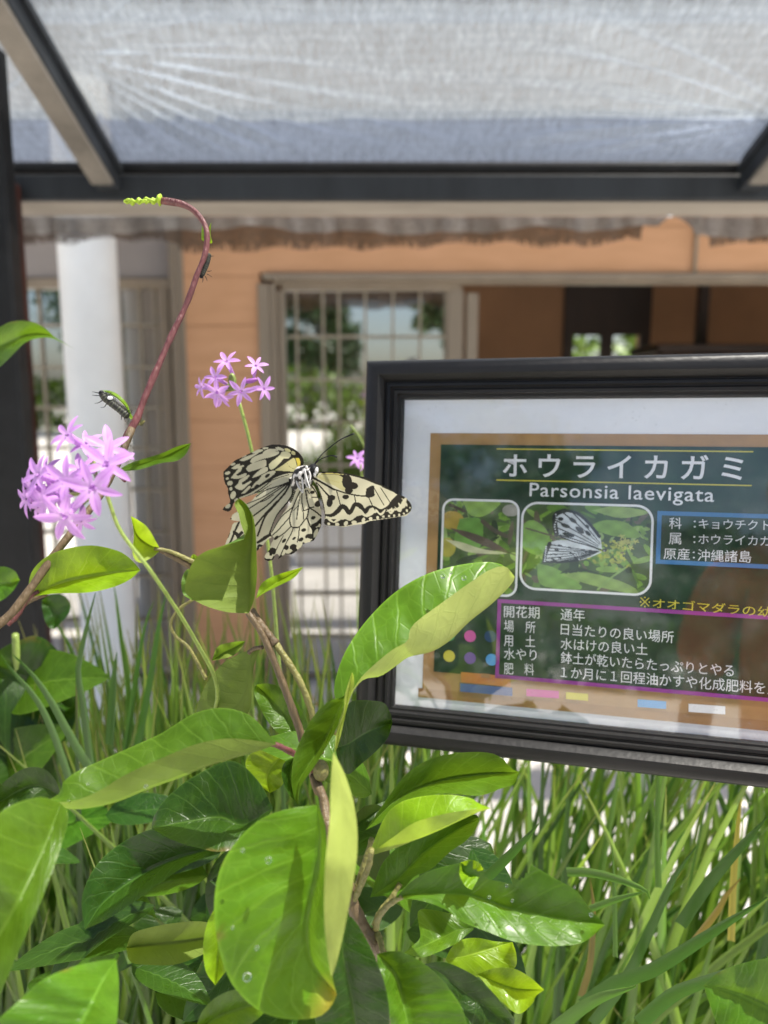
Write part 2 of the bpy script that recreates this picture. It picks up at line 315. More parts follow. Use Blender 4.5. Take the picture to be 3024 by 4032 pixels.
class MB:
    def __init__(s): s.v = []; s.f = []; s.uv = []; s.c = []
    def add(s, v, f, uv=None, c=None):
        n = len(s.v); s.v += [tuple(map(float, p)) for p in v]; s.f += [[i + n for i in q] for q in f]
        if uv is not None: s.uv += list(uv)
        if c is not None: s.c += list(c)
    def box(s, x0, y0, z0, x1, y1, z1, bev=0.0):
        if x0 > x1: x0, x1 = x1, x0
        if y0 > y1: y0, y1 = y1, y0
        if z0 > z1: z0, z1 = z1, z0
        if bev <= 0:
            v = [(x0, y0, z0), (x1, y0, z0), (x1, y1, z0), (x0, y1, z0), (x0, y0, z1), (x1, y0, z1), (x1, y1, z1), (x0, y1, z1)]
            s.add(v, [(0, 3, 2, 1), (4, 5, 6, 7), (0, 1, 5, 4), (1, 2, 6, 5), (2, 3, 7, 6), (3, 0, 4, 7)]); return
        b = min(bev, (x1 - x0) / 2.1, (y1 - y0) / 2.1, (z1 - z0) / 2.1)
        rings = []
        for z, i in ((z0, b), (z0 + b, 0), (z1 - b, 0), (z1, b)):
            a0, a1, b0, b1 = x0 + i, x1 - i, y0 + i, y1 - i; k = b if i == 0 else b * .6
            rings.append([(a0 + k, b0, z), (a1 - k, b0, z), (a1, b0 + k, z), (a1, b1 - k, z), (a1 - k, b1, z), (a0 + k, b1, z), (a0, b1 - k, z), (a0, b0 + k, z)])
        v = [p for r in rings for p in r]; f = []
        for r in range(3):
            for k in range(8): f.append((r * 8 + k, r * 8 + (k + 1) % 8, r * 8 + 8 + (k + 1) % 8, r * 8 + 8 + k))
        f.append(tuple(range(7, -1, -1))); f.append(tuple(range(24, 32))); s.add(v, f)
    def tube(s, pts, rad, n=10, col=None, cap=True):
        pts = np.asarray(pts, float); k = len(pts); rad = np.broadcast_to(np.asarray(rad, float), (k,)) if np.ndim(rad) == 0 or len(np.atleast_1d(rad)) == k else np.interp(np.linspace(0, 1, k), np.linspace(0, 1, len(rad)), rad)
        t = np.gradient(pts, axis=0); t /= np.linalg.norm(t, axis=1)[:, None] + 1e-12
        a = np.array([0, 0, 1.]) if abs(t[0][2]) < .9 else np.array([1., 0, 0])
        nrm = np.cross(t[0], a); nrm /= np.linalg.norm(nrm); v = []
        for i in range(k):
            nrm = nrm - t[i] * np.dot(nrm, t[i]); nrm /= np.linalg.norm(nrm) + 1e-12; bn = np.cross(t[i], nrm)
            for j in range(n):
                an = 2 * math.pi * j / n; v.append(pts[i] + rad[i] * (math.cos(an) * nrm + math.sin(an) * bn))
        f = [(i * n + j, i * n + (j + 1) % n, i * n + n + (j + 1) % n, i * n + n + j) for i in range(k - 1) for j in range(n)]
        if cap: f += [tuple(range(n - 1, -1, -1)), tuple(range((k - 1) * n, k * n))]
        s.add(v, f, c=None if col is None else ([col] * len(v) if np.ndim(col) == 1 else np.repeat(np.asarray(col), n, 0)))
    def ball(s, c, r, seg=12, ring=8, col=None):
        r = np.broadcast_to(np.asarray(r, float), (3,)); v = []; f = []
        for i in range(ring + 1):
            th = math.pi * i / ring
            for j in range(seg):
                ph = 2 * math.pi * j / seg
                v.append((c[0] + r[0] * math.sin(th) * math.cos(ph), c[1] + r[1] * math.sin(th) * math.sin(ph), c[2] + r[2] * math.cos(th)))
        for i in range(ring):
            for j in range(seg): f.append((i * seg + j, i * seg + seg + j, i * seg + seg + (j + 1) % seg, i * seg + (j + 1) % seg))
        s.add(v, f, c=None if col is None else [col] * len(v))
    def build(s, name, m, parent=None, smooth=False, local=False):
        return put(name, s.v, s.f, m, parent, smooth, s.uv or None, s.c or None, local)
def spline(pts, n):
    p = np.asarray(pts, float)
    if len(p) == 2: return p[0] + (p[1] - p[0]) * np.linspace(0, 1, n)[:, None]
    d = np.r_[0, np.cumsum(np.linalg.norm(np.diff(p, axis=0), axis=1))]
    e = np.vstack([2 * p[0] - p[1], p, 2 * p[-1] - p[-2]]); out = []
    for t in np.linspace(0, d[-1], n):
        i = min(np.searchsorted(d, t, 'right') - 1, len(p) - 2); s = (t - d[i]) / (d[i + 1] - d[i] + 1e-12)
        p0, p1, p2, p3 = e[i], e[i + 1], e[i + 2], e[i + 3]
        out.append(.5 * (2 * p1 + (p2 - p0) * s + (2 * p0 - 5 * p1 + 4 * p2 - p3) * s ** 2 + (3 * p1 - p0 - 3 * p2 + p3) * s ** 3))
    return np.array(out)
def pathP(view, pts, d, n=24):
    q = spline(V(view, pts), n); d = np.interp(np.linspace(0, 1, n), np.linspace(0, 1, len(d)), d) if np.ndim(d) else np.full(n, d)
    return np.array([P(a[0], a[1], b) for a, b in zip(q, d)])

# ------------------------------------------------------------------ leaves
def leaf(parent, view, A, MID, B, dA, dM, dB, kind='mid', top=True, n=30, m=8, bulge=.06, wav=.0012, name='leaf', hole=None, label=None):
    """three outlines from base to tip: one edge, the midrib, the other edge, each with its own distances"""
    rs = np.random.RandomState(int(ord(view) * 7919 + A[1][0] * 31 + A[1][1] * 17 + 5e4) % 99991)
    T = np.linspace(0, 1, n)
    def cur(pts, d):
        q = spline(V(view, pts), n); dd = np.interp(T, np.linspace(0, 1, len(d)), d)
        return np.array([P(a[0], a[1], b) for a, b in zip(q, dd)]), q
    a, qa = cur(A, dA); mm, qm = cur(MID, dM); b, qb = cur(B, dB)
    ss = np.linspace(0, 1, m + 1); cols = []; uvv = []
    ph = rs.rand(4) * 6
    for k, s in enumerate(ss[:-1]): cols.append((a, s, .5 * s, -1))
    cols.append((mm, 1, .5, 0))
    for s in ss[::-1][1:]: cols.append((b, s, 1 - .5 * s, 1))
    verts = []; uvs = []
    wA = np.linalg.norm(a - mm, axis=1); wB = np.linalg.norm(b - mm, axis=1)
    for i in range(n):
        for (e, s, vv, sd) in cols:
            p = mm[i] if sd == 0 else e[i] + (mm[i] - e[i]) * s
            w_ = wA[i] if sd < 0 else wB[i]
            dirv = (EYE - p); dirv = dirv / np.linalg.norm(dirv)
            off = bulge * w_ * math.sin(math.pi * s) if sd else 0
            off += wav * (1 - s) * math.sin(T[i] * 17 + ph[0] + sd) * min(1, T[i] * 6) * min(1, (1 - T[i]) * 6) if sd else 0
            # quilting between the side veins
            if sd: off += .018 * w_ * math.sin(math.pi * s) * math.sin(2 * math.pi * (T[i] * 8.5 - .85 * (1 - s)))
            verts.append(p + dirv * off); uvs.append((T[i], vv))
    W = 2 * m + 1; faces = []
    flip = None
    i = n // 2
    q0, q1, q2 = qa[i], qm[i], qa[min(n - 1, i + 3)]
    area = (q1[0] - q0[0]) * (q2[1] - q0[1]) - (q1[1] - q0[1]) * (q2[0] - q0[0])    # >0: clockwise on screen (y down)
    # face order (a_i, mid_i, mid_i+1, a_i+1); faces the camera when counter-clockwise seen from it
    rev = (area > 0) == top
    for i in range(n - 1):
        for j in range(W - 1):
            if hole and hole(T[i], (j + .5) / (W - 1)): continue
            f = (i * W + j, i * W + j + 1, i * W + W + j + 1, i * W + W + j)
            faces.append(f[::-1] if rev else f)
    o = put(name, verts, faces, LM[kind], parent, True, uvs)
    if label: o['label'] = label
    return o
def qleaf(parent, base, tip, width, up, kind='mid', curl=.15, fold=.15, n=18, m=5, name='leaf'):
    """a plain leaf from base to tip: width, a rough facing direction, curl along its length"""
    base, tip, up = map(lambda x: np.asarray(x, float), (base, tip, up))
    ax = tip - base; L = np.linalg.norm(ax); ax /= L
    up = up - ax * np.dot(up, ax); up /= np.linalg.norm(up); sd = np.cross(ax, up)
    v = []; uv = []; W = 2 * m + 1
    for i in range(n):
        t = i / (n - 1); hw = width / 2 * (math.sin(math.pi * min(1, t ** .8 * 1.0)) ** .75) * (1 - .15 * t)
        c = base + ax * L * t + up * curl * L * math.sin(math.pi * t)
        for j in range(W):
            s = j / (W - 1) * 2 - 1
            q = c + sd * s * hw + up * (fold * abs(s) * hw + .02 * width * math.sin(t * 50 - abs(s) * 5) * (1 - abs(s)))
            v.append(q); uv.append((t, (s + 1) / 2))
    f = [(i * W + j, i * W + j + 1, i * W + W + j + 1, i * W + W + j) for i in range(n - 1) for j in range(W - 1)]
    return put(name, v, f, LM[kind], parent, True, uv)

# ------------------------------------------------------------------ painter: colour per vertex of a fine grid
def inpoly(pts, poly):
    x, y = pts[:, 0], pts[:, 1]; r = np.zeros(len(pts), bool); n = len(poly)
    for i in range(n):
        x0, y0 = poly[i]; x1, y1 = poly[(i + 1) % n]
        c = ((y0 > y) != (y1 > y)) & (x < (x1 - x0) * (y - y0) / (y1 - y0 + 1e-12) + x0); r ^= c
    return r
def paint(q, ops, base):
    c = np.empty((len(q), 3)); c[:] = base
    for op in ops:
        k = op[0]
        if k == 'poly':
            pl = spline(op[2] + [op[2][0]], len(op[2]) * 5)[:-1] if len(op) < 4 else np.asarray(op[2], float); c[inpoly(q, pl)] = op[1]
        elif k == 'line':
            w_ = op[2]; p = spline(op[3], max(12, len(op[3]) * 6)); d2 = np.full(len(q), 1e9)
            ws = np.interp(np.linspace(0, 1, len(p)), np.linspace(0, 1, len(w_)), w_) if np.ndim(w_) else np.full(len(p), w_)
            lo = p.min(0) - ws.max(); hi = p.max(0) + ws.max(); sel = np.where(((q >= lo) & (q <= hi)).all(1))[0]; qq = q[sel]; hit = np.zeros(len(sel), bool)
            for i in range(len(p) - 1):
                d = p[i + 1] - p[i]; t = np.clip(((qq - p[i]) @ d) / (d @ d + 1e-9), 0, 1); dist = np.linalg.norm(qq - p[i] - t[:, None] * d, axis=1)
                hit |= dist < (ws[i] + (ws[i + 1] - ws[i]) * t) / 2
            c[sel[hit]] = op[1]
        elif k == 'ell':
            cx, cy_, rx, ry = op[2][:4]; an = R(op[2][4]) if len(op[2]) > 4 else 0
            dx, dy = q[:, 0] - cx, q[:, 1] - cy_; a = dx * math.cos(an) + dy * math.sin(an); b_ = -dx * math.sin(an) + dy * math.cos(an)
            c[(a / rx) ** 2 + (b_ / ry) ** 2 < 1] = op[1]
    return c
def grid_faces(nx, ny, keep):
    f = []; idx = np.arange(nx * ny).reshape(ny, nx)
    for j in range(ny - 1):
        for i in range(nx - 1):
            if keep[j, i] and keep[j, i + 1] and keep[j + 1, i] and keep[j + 1, i + 1]: f.append((idx[j, i], idx[j + 1, i], idx[j + 1, i + 1], idx[j, i + 1]))
    return f
def compact(v, f, *arrs):
    f = np.asarray(f); u = np.unique(f); mp = np.full(len(v), -1); mp[u] = np.arange(len(u))
    return (np.asarray(v)[u], mp[f], *[np.asarray(a)[u] for a in arrs])

# ================================================================== THE SETTING
def sheet(name, x0, y0, x1, y1, z, m, n=1):
    xs = np.linspace(x0, x1, n + 1); ys = np.linspace(y0, y1, n + 1)
    v = [(x, y, z) for y in ys for x in xs]; f = [(j * (n + 1) + i, j * (n + 1) + i + 1, (j + 1) * (n + 1) + i + 1, (j + 1) * (n + 1) + i) for j in range(n) for i in range(n)]
    return put(name, v, f, m, None, False)
tag(sheet('ground', -60, -60, 60, 60, 0, M['ground']), kind='structure')

# ---- building across the path
YW = 3.0
def wp(fx, fy, Y=YW): return onY(fx / .5486, fy / .5486, Y)
def pxbox(mb, x0, y0, x1, y1, Y, dep, bev=0):
    """box whose front face stands at distance Y and covers those photo pixels (F scale) there"""
    a = wp(x0, y0, Y); b = wp(x1, y1, Y); xm = wp((x0 + x1) / 2, (y0 + y1) / 2, Y)
    xs = (wp(x0, (y0 + y1) / 2, Y)[0], wp(x1, (y0 + y1) / 2, Y)[0])
    mb.box(xs[0], Y, b[2], xs[1], Y + dep, a[2], bev)
def X(fx): return wp(fx, 841)[0]
def Z(fy): return wp(830, fy)[2]
bld = empty('building', (0.3, 3.0, 0), 'orange sided building with bronze sliding windows behind the netted frame', 'building')
zt = 2.02; zwin = Z(590)
mb = MB()
mb.box(X(398), YW, 0, X(567), YW + .12, zwin)                       # pier between the two windows
mb.box(X(398), YW, zwin, 3.2, YW + .12, zt)                         # above the openings
mb.box(3.0, YW, 0, 3.2, YW + .12, zwin)
mb.box(-3.2, YW, 0, -1.9, YW + .12, zt); mb.box(-1.9, YW, Z(440), X(398), YW + .12, zt)
mb.build('wall', M['wall'], bld)
mb = MB(); mb.box(-3.2, YW - .03, zt, 3.2, YW + .1, 2.19); mb.build('fascia_board', M['fascia'], bld)
mb = MB(); mb.box(-3.2, 2.30, 2.19, 3.2, 6.4, 2.24); mb.build('soffit', M['soffit'], bld)
mb = MB(); mb.box(-3.3, 2.26, 2.2415, 3.3, 6.5, 2.42, .01); mb.build('roof', M['roofing'], bld)
mb = MB(); mb.tube([(wp(1505, 470, YW)[0], YW - .012, Z(600)), (wp(1505, 470, YW)[0], YW - .012, zt)], .007, 8); mb.build('wall_conduit', M['aluminium'], bld, True)
# room behind: floor comes from the ground, walls
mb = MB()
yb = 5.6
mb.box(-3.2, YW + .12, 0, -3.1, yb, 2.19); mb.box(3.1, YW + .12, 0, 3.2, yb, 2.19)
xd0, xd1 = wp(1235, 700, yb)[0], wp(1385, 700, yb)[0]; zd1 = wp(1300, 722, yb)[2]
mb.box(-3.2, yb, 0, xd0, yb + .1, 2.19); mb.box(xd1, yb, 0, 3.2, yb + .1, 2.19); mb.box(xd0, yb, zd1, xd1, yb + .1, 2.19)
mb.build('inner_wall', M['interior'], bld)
dr = MB()
fw = .05
dr.box(xd0 - .06, yb - .03, 0, xd0 + .01, yb - .002, zd1 + .35); dr.box(xd1 - .01, yb - .03, 0, xd1 + .06, yb - .002, zd1 + .35)
dr.box(xd0 + .01, yb - .03, zd1 - .01, xd1 - .01, yb - .002, zd1 + .35)
xm = (xd0 + xd1) / 2; dr.box(xm - .045, yb - .028, 0, xm + .045, yb - .004, zd1 - .01)
ddo = dr.build('inner_door', M['dark_wood'], bld)
mb = MB(); xv = wp(1520, 700, 5.0)[0]; mb.box(xv - .03, 5.0, 0, xv + .03, 5.06, 2.19); mb.build('inner_post', M['dark_wood'], bld)
mb = MB(); xs_ = wp(1420, 750, 4.4)[0]; zs_ = wp(1500, 742, 4.4)[2]; mb.box(xs_, 4.4, zs_ - .05, 2.6, 4.9, zs_, .01); mb.box(xs_ + .05, 4.45, 0, xs_ + .12, 4.52, zs_ - .05); mb.box(2.5, 4.45, 0, 2.57, 4.52, zs_ - .05)
mb.build('counter', M['dark_wood'], bld)

def window(x0, x1, ytop, gx0, gx1, gytop, bars_x, bars_y, name, stiles, rails, curtain=None):
    Yf = YW - .02
    fr = MB()
    for (a, b, c, d, yy, dep) in rails + stiles: pxbox(fr, a, b, c, d, yy, dep, .004)
    o = fr.build(name, M['aluminium'], bld)
    g = MB(); a = wp(gx0, gytop, YW + .045); b = wp(gx1, gytop, YW + .045); g.box(a[0] - .012, YW + .045, .05, b[0] + .012, YW + .051, a[2] + .012)
    g.build('pane', M['window_glass'], o)
    gr = MB()
    for x in bars_x: xx = wp(x, 900, YW + .035)[0]; gr.box(xx - .0045, YW + .034, .05, xx + .0045, YW + .042, a[2])
    for y in bars_y: zz = wp(800, y, YW + .03)[2]; gr.box(a[0], YW + .0255, zz - .005, b[0], YW + .0335, zz + .005)
    gr.build('grille', M['grille'], o)
    if curtain:
        cu = MB(); n = 40; x0_, x1_ = wp(curtain[0], 900, YW + .16)[0], wp(curtain[1], 900, YW + .16)[0]
        v = []
        for i in range(n + 1):
            t = i / n; xx = x0_ + (x1_ - x0_) * t; yy = YW + .16 + .02 * math.sin(t * math.pi * curtain[2])
            v += [(xx, yy, .04), (xx, yy, a[2] + .02)]
        cu.add(v, [(2 * i, 2 * i + 2, 2 * i + 3, 2 * i + 1) for i in range(n)]); cu.build('curtain', M['curtain'], o, True)
    return o
low = 1500
Yf = YW - .015
window(568, 1030, 590, 622, 966, 626, (644, 700, 734, 790, 848, 906, 960), (727, 820, 912, 1005, 1098, 1190, 1283, 1376), 'sliding_window',
       [(566, 612, 590, low, YW - .02, .05), (590, 612, 604, low, YW - .008, .06), (606, 626, 622, low, YW + .02, .05), (962, 626, 996, low, YW + .02, .05), (1002, 632, 1026, low, YW + .012, .05)],
       [(566, 589, 1900, 604, YW - .022, .05), (590, 604.5, 1900, 613, YW - .006, .05), (606, 613, 998, 627, YW + .018, .05)], curtain=(618, 646, 5))
window(-300, 398, 520, -300, 380, 622, (-120, -40, 40, 100, 270, 312, 345), (703, 793, 881, 968, 1058, 1150, 1245, 1340), 'tall_window',
       [(380, 440, 392, low, YW - .02, .05), (391.5, 440, 410, low, YW - .008, .04), (360, 612, 381, low, YW + .014, .05)],
       [(-400, 600, 380, 622, YW + .012, .05)], curtain=(-60, 300, 21))
tp = MB(); pxbox(tp, -400, 440, 380, 600, YW + .03, .03); tp.build('transom_panel', M['panel_grey'], bld)
# white round column carrying the eave
cx, cyy = onY(201 / .5486, 1000 / .5486, 2.66)[0], 2.72
co = MB(); co.tube([(cx, cyy, .0), (cx, cyy, .06), (cx, cyy, .0601), (cx, cyy, 2.19)], [.115, .115, .095, .095], 40, cap=False); co.build('column', M['white_col'], bld, True)

# ---- hedge outside the inner door, trees and hedge behind the camera that the panes mirror
def leafcloud(name, boxes, n, size, m, rs):
    v = []; f = []
    for _ in range(n):
        b = boxes[rs.randint(len(boxes))]; c = np.array(b[0]) + (rs.rand(3) * 2 - 1) ** 1 * np.array(b[1]) * (rs.rand() ** .25)
        a = rs.randn(3); a /= np.linalg.norm(a); t = np.cross(a, rs.randn(3)); t /= np.linalg.norm(t); s_ = size * (.6 + rs.rand())
        k = len(v); v += [c - a * s_, c + t * s_ * .45, c + a * s_, c - t * s_ * .45]; f.append((k, k + 1, k + 2, k + 3))
    return v, f
rs = np.random.RandomState(3)
v, f = leafcloud('hedge', [((x, 8.2 + .3 * math.sin(x * 3), .9 + .2 * math.sin(x * 5)), (.7, .5, 1.1)) for x in np.arange(-2, 6, .7)], 9000, .07, M['hedge_leaf'], rs)
h = put('hedge', v, f, M['hedge_leaf'], None, False); tag(h, 'sunlit green hedge seen through the inner door of the building', 'hedge')
v, f = leafcloud('hedge', [((x, -17 + .3 * math.sin(x), .7), (.9, .6, 1.05 + .3 * math.sin(x * 2.1))) for x in np.arange(-20, 22, 1.2)], 14000, .13, M['hedge_leaf'], rs)
h = put('hedge', v, f, M['hedge_leaf'], None, False); tag(h, 'long low hedge behind the viewer mirrored in the window panes', 'hedge')
def tree(x, y, hgt, r, label):
    e = empty('tree', (x, y, 0), label, 'tree')
    t = MB(); t.tube([(x, y, 0), (x + .1, y, hgt * .35), (x, y + .1, hgt * .75)], [.16, .12, .05], 10)
    for k in range(6):
        a = k * 1.05; t.tube([(x, y, hgt * (.35 + .05 * k)), (x + math.cos(a) * r * .5, y + math.sin(a) * r * .5, hgt * (.5 + .06 * k)), (x + math.cos(a) * r * .85, y + math.sin(a) * r * .85, hgt * (.6 + .06 * k))], [.06, .04, .012], 6)
    t.build('trunk', M['bark'], e, True)
    bx = []
    for k in range(16):
        a = rs.rand() * 6.28; q = rs.rand() ** .5 * r; bx.append(((x + math.cos(a) * q, y + math.sin(a) * q, hgt * (.42 + .5 * rs.rand())), (r * .38, r * .38, r * .3)))
    v, f = leafcloud('crown', bx, 5000, .13, M['tree_leaf'], rs); put('crown', v, f, M['tree_leaf'], e, False)
tree(-7.6, -15.5, 6.2, 2.4, 'broad dark tree mirrored at the left of the window pane')
tree(2.4, -15, 5.4, 1.3, 'slim tree mirrored at the right edge of the window pane')
tree(-13.5, -16, 6.4, 2.8, 'large tree mirrored in the tall left window')
tree(-2.6, -21, 4.4, 1.8, 'small distant tree mirrored in the middle of the pane')

# ---- screen house: black posts, front rail, two rafters
YB = 2.0
def bz(fy, Y=YB): return wp(830, fy, Y)[2]
sh = empty('screen_house', (-.98, YB, 0), 'black steel screen house frame with sloping rafters and a front rail', 'frame')
zb0, zb1 = bz(431), bz(376)
SL = .325; ca = math.cos(math.atan(SL)); sa = math.sin(math.atan(SL))
mb = MB(); mb.box(-1.35, YB, zb0, 1.75, YB + .03, zb1, .004); mb.build('front_rail', M['rail_grey'], sh)
mb = MB(); zr0, zr1 = bz(372), bz(347); mb.box(-1.35, YB + .004, zr0, 1.75, YB + .04, zr1, .008); mb.build('net_rail', M['black_paint'], sh)
mb = MB(); mb.box(-1.35, YB + .0305, zb0 + .002, 1.75, YB + .19, zb0 + .022); mb.build('rail_underside_board', M['board'], sh)
xp = wp(74, 800, YB - .002)[0]; xq = wp(28, 300, YB - .03)[0]
mb = MB(); mb.box(xp - .12, YB - .05, 0, xp, YB - .002, bz(400), .006); mb.build('post', M['rusty_paint'], sh)
YN = 1.62; xq = wp(29, 300, YN + .05)[0]; mb = MB(); mb.box(xq - .12, YN, 0, xq, YN + .05, bz(345) + (YB - YN) * SL - .012, .006); mb.build('post', M['black_paint'], sh)
mb = MB(); mb.box(1.45, YB - .05, 0, 1.55, YB - .002, 2.5, .006); mb.build('post', M['black_paint'], sh)
def rafter(xc, wd, hh, L=1.35):
    y0, z0 = YB - .004, zb0 + .006
    def pt(x, s, h): return (x, y0 - s * ca + h * sa * 0, z0 + s * sa + h)
    m1 = MB(); v = [pt(x, s, h) for s in (0, L) for h in (.012, hh) for x in (xc - wd / 2, xc + wd / 2)]
    fs = [(0, 1, 3, 2), (4, 6, 7, 5), (0, 4, 5, 1), (2, 3, 7, 6), (0, 2, 6, 4), (1, 5, 7, 3)]
    m1.add(v, fs)
    v = [pt(x, s, h) for s in (0, L) for h in (hh * .62, hh * .8) for x in (xc - wd / 2 - .008, xc + wd / 2 + .008)]; m1.add(v, fs)
    r = m1.build('rafter', M['rail_grey'], sh)
    m2 = MB(); v = [pt(x, s, h) for s in (.05, L) for h in (0, .011) for x in (xc - wd / 2 + .002, xc + wd / 2 - .002)]; m2.add(v, fs); m2.build('rafter_underside_board', M['board_dull'], r)
xl = wp(238, 415, YB)[0]; xr = wp(1618, 415, YB)[0]
rafter(xl, .054, .088); rafter(xr, .054, .088)
mb = MB(); mb.box(-1.2, .70, zb0 + 1.3 * SL, -1.1, YB - .06, zb0 + 1.3 * SL + .06); 
mb = MB(); mb.box(-1.35, YB - 1.34 * ca - .03, zb0 + 1.33 * sa + .01, 1.75, YB - 1.34 * ca + .02, zb0 + 1.33 * sa + .088, .005); mb.build('back_rail', M['rail_grey'], sh)
mb = MB(); mb.box(-1.4, YB - 1.34 * ca - .03, 0, -1.352, YB - 1.34 * ca + .02, zb0 + 1.33 * sa + .088, .005); mb.build('post', M['black_paint'], sh)
mb = MB(); mb.box(1.752, YB - 1.34 * ca - .03, 0, 1.80, YB - 1.34 * ca + .02, zb0 + 1.33 * sa + .088, .005); mb.build('post', M['black_paint'], sh)

# ---- shade net over the rafters: pulled into folds from the rafter ends
n0 = np.array([0, YB, bz(345) + .004]); nn = np.array([0, SL, 1]); nn = nn / np.linalg.norm(nn)
def netz(y): return n0[2] + (YB - y) * SL
cl = onPlane(120 / .5486, 100 / .5486, n0, nn); cr = onPlane(1720 / .5486, 250 / .5486, n0, nn)
FOLDS = [[(t0, .030 + .02 * ((i * 7) % 5) / 5, .020 + .012 * ((i * 3) % 4) / 4) for i, t0 in enumerate((-.05, .10, .22, .36, .47, .60, .78, .95, 1.2, 1.5, 1.9, 2.5, -.25, -.5))],
         [(t0, .030 + .02 * ((i * 5) % 4) / 4, .020 + .012 * ((i * 2) % 3) / 3) for i, t0 in enumerate((.02, .13, .25, .38, .52, .70, .9, 1.15, 1.5, -.12, -.3, -.5))]]
def netsheet(name, x0, x1, y0, y1, nx, ny, m, lift, parent):
    v = []; uv = []
    for j in range(ny + 1):
        for i in range(nx + 1):
            x = x0 + (x1 - x0) * i / nx; y = y0 + (y1 - y0) * j / ny; h = 0
            for (c, sg, k, cone) in ((cl, 1, 0, .9), (cr, -1, 1, .9)):
                dx, dy = (x - c[0]), (y - c[1]); rr = math.hypot(dx, dy); th = math.atan2(dy, dx * sg)
                
                for q_, (t0, wd, am) in enumerate(FOLDS[k]):
                    wob = .03 * math.sin(rr * 7 + q_ * 2.1); fade = min(1, rr / .10) * math.exp(-(rr / (.42 + .14 * ((q_ * 5) % 4))) ** 2) * (.66 + .40 * ((q_ * 3) % 3))
                    d = (th - t0 - wob) / wd; h += am * fade * min(1, .35 + rr / .35) * (math.exp(-d * d) - .6 * math.exp(-(d - 1.7) ** 2))
            h += .006 * math.sin(x * 4.1 + y * 3) * math.sin(y * 5) - .012 * math.sin(math.pi * min(1, max(0, (YB - y) / .9)))
            e = min(1, max(0, (YB - y) / .08)); v.append((x, y, netz(y) + lift + h * e)); uv.append((x, y))
    f = [(j * (nx + 1) + i, j * (nx + 1) + i + 1, (j + 1) * (nx + 1) + i + 1, (j + 1) * (nx + 1) + i) for j in range(ny) for i in range(nx)]
    return put(name, v, f, m, parent, True, uv)
net = empty('shade_net', (0, YB, n0[2]), 'silvery woven shade net stretched in folds over the screen house roof', 'net')
ysp = onPlane(830 / .5486, 252 / .5486, n0, nn)[1]
netsheet('net_panel', -1.3, 1.7, .72, ysp + .001, 300, 120, M['net'], 0, net)
netsheet('shadow_band', -1.3, 1.7, ysp, YB + .02, 300, 30, M['net_shadow'], 0, net)  # strip above the rail, single net with the shadow painted in
def drape(name, ytop, fn, Y, m, nx=420, ny=8):
    v = []; uv = []
    for i in range(nx + 1):
        fx = -60 + 1900 * i / nx; yb_ = fn(fx); xx = wp(fx, 480, Y)[0]; zt_ = wp(fx, ytop, Y)[2]; zb_ = wp(fx, yb_, Y)[2]
        for j in range(ny + 1):
            t = j / ny; v.append((xx, Y + .012 * math.sin(fx * .021) * t + .006 * math.sin(fx * .09 + 1) * t, zt_ + (zb_ - zt_) * t)); uv.append((xx, 1 - t))
    f = [(i * (ny + 1) + j, i * (ny + 1) + j + 1, (i + 1) * (ny + 1) + j + 1, (i + 1) * (ny + 1) + j) for i in range(nx) for j in range(ny)]
    return put(name, v, f, m, net, True, uv)
def hem1(x):
    if 1418 < x < 1500: return 467 + 26 * (abs(x - 1455) / 40) ** 2 * (1 if x < 1455 else .9) + 2
    return 499 + 6 * math.sin(x * .009) + 4 * math.sin(x * .031) - (10 * math.exp(-((x - 1410) / 40) ** 2)) + 12 * math.exp(-((x - 1590) / 60) ** 2)
def hem2(x):
    if 1385 < x < 1540: return hem1(x) + 1
    return 534 + 5 * math.sin(x * .017) + 4 * math.sin(x * .05) - .012 * max(0, x - 700) + (-12 if x < 380 else 0) + (8 * math.exp(-((x - 560) / 200) ** 2))
drape('net_hem', 455, hem1, YB + .21, M['net_hem']); drape('frayed_edge', 470, hem2, YB + .235, M['net_fray'])

# ---- planters
def planter(x0, x1, y0, y1, ht, label):
    e = empty('planter', ((x0 + x1) / 2, (y0 + y1) / 2, 0), label, 'planter')
    mb = MB(); t = .018
    mb.box(x0, y0, 0, x1, y0 + t, ht, .004); mb.box(x0, y1 - t, 0, x1, y1, ht, .004); mb.box(x0, y0 + t + .0005, 0, x0 + t, y1 - t - .0005, ht, .004); mb.box(x1 - t, y0 + t + .0005, 0, x1, y1 - t - .0005, ht, .004)
    mb.build('trough', M['white_plastic'], e)
    n = 24; v = []
    for j in range(n + 1):
        for i in range(n + 1): v.append((x0 + t + (x1 - x0 - 2 * t) * i / n, y0 + t + (y1 - y0 - 2 * t) * j / n, ht - .04 + .012 * math.sin(i * 2.1 + j) * math.sin(j * 1.7) + .006 * random.random()))
    put('soil', v, [(j * (n + 1) + i, j * (n + 1) + i + 1, (j + 1) * (n + 1) + i + 1, (j + 1) * (n + 1) + i) for j in range(n) for i in range(n)], M['soil'], e, True)
planter(-.62, .06, .50, .90, .45, 'white plastic planter under the broad leaves on the left')
planter(.09, .95, .52, .90, .45, 'white plastic planter holding the grass below the framed sign')

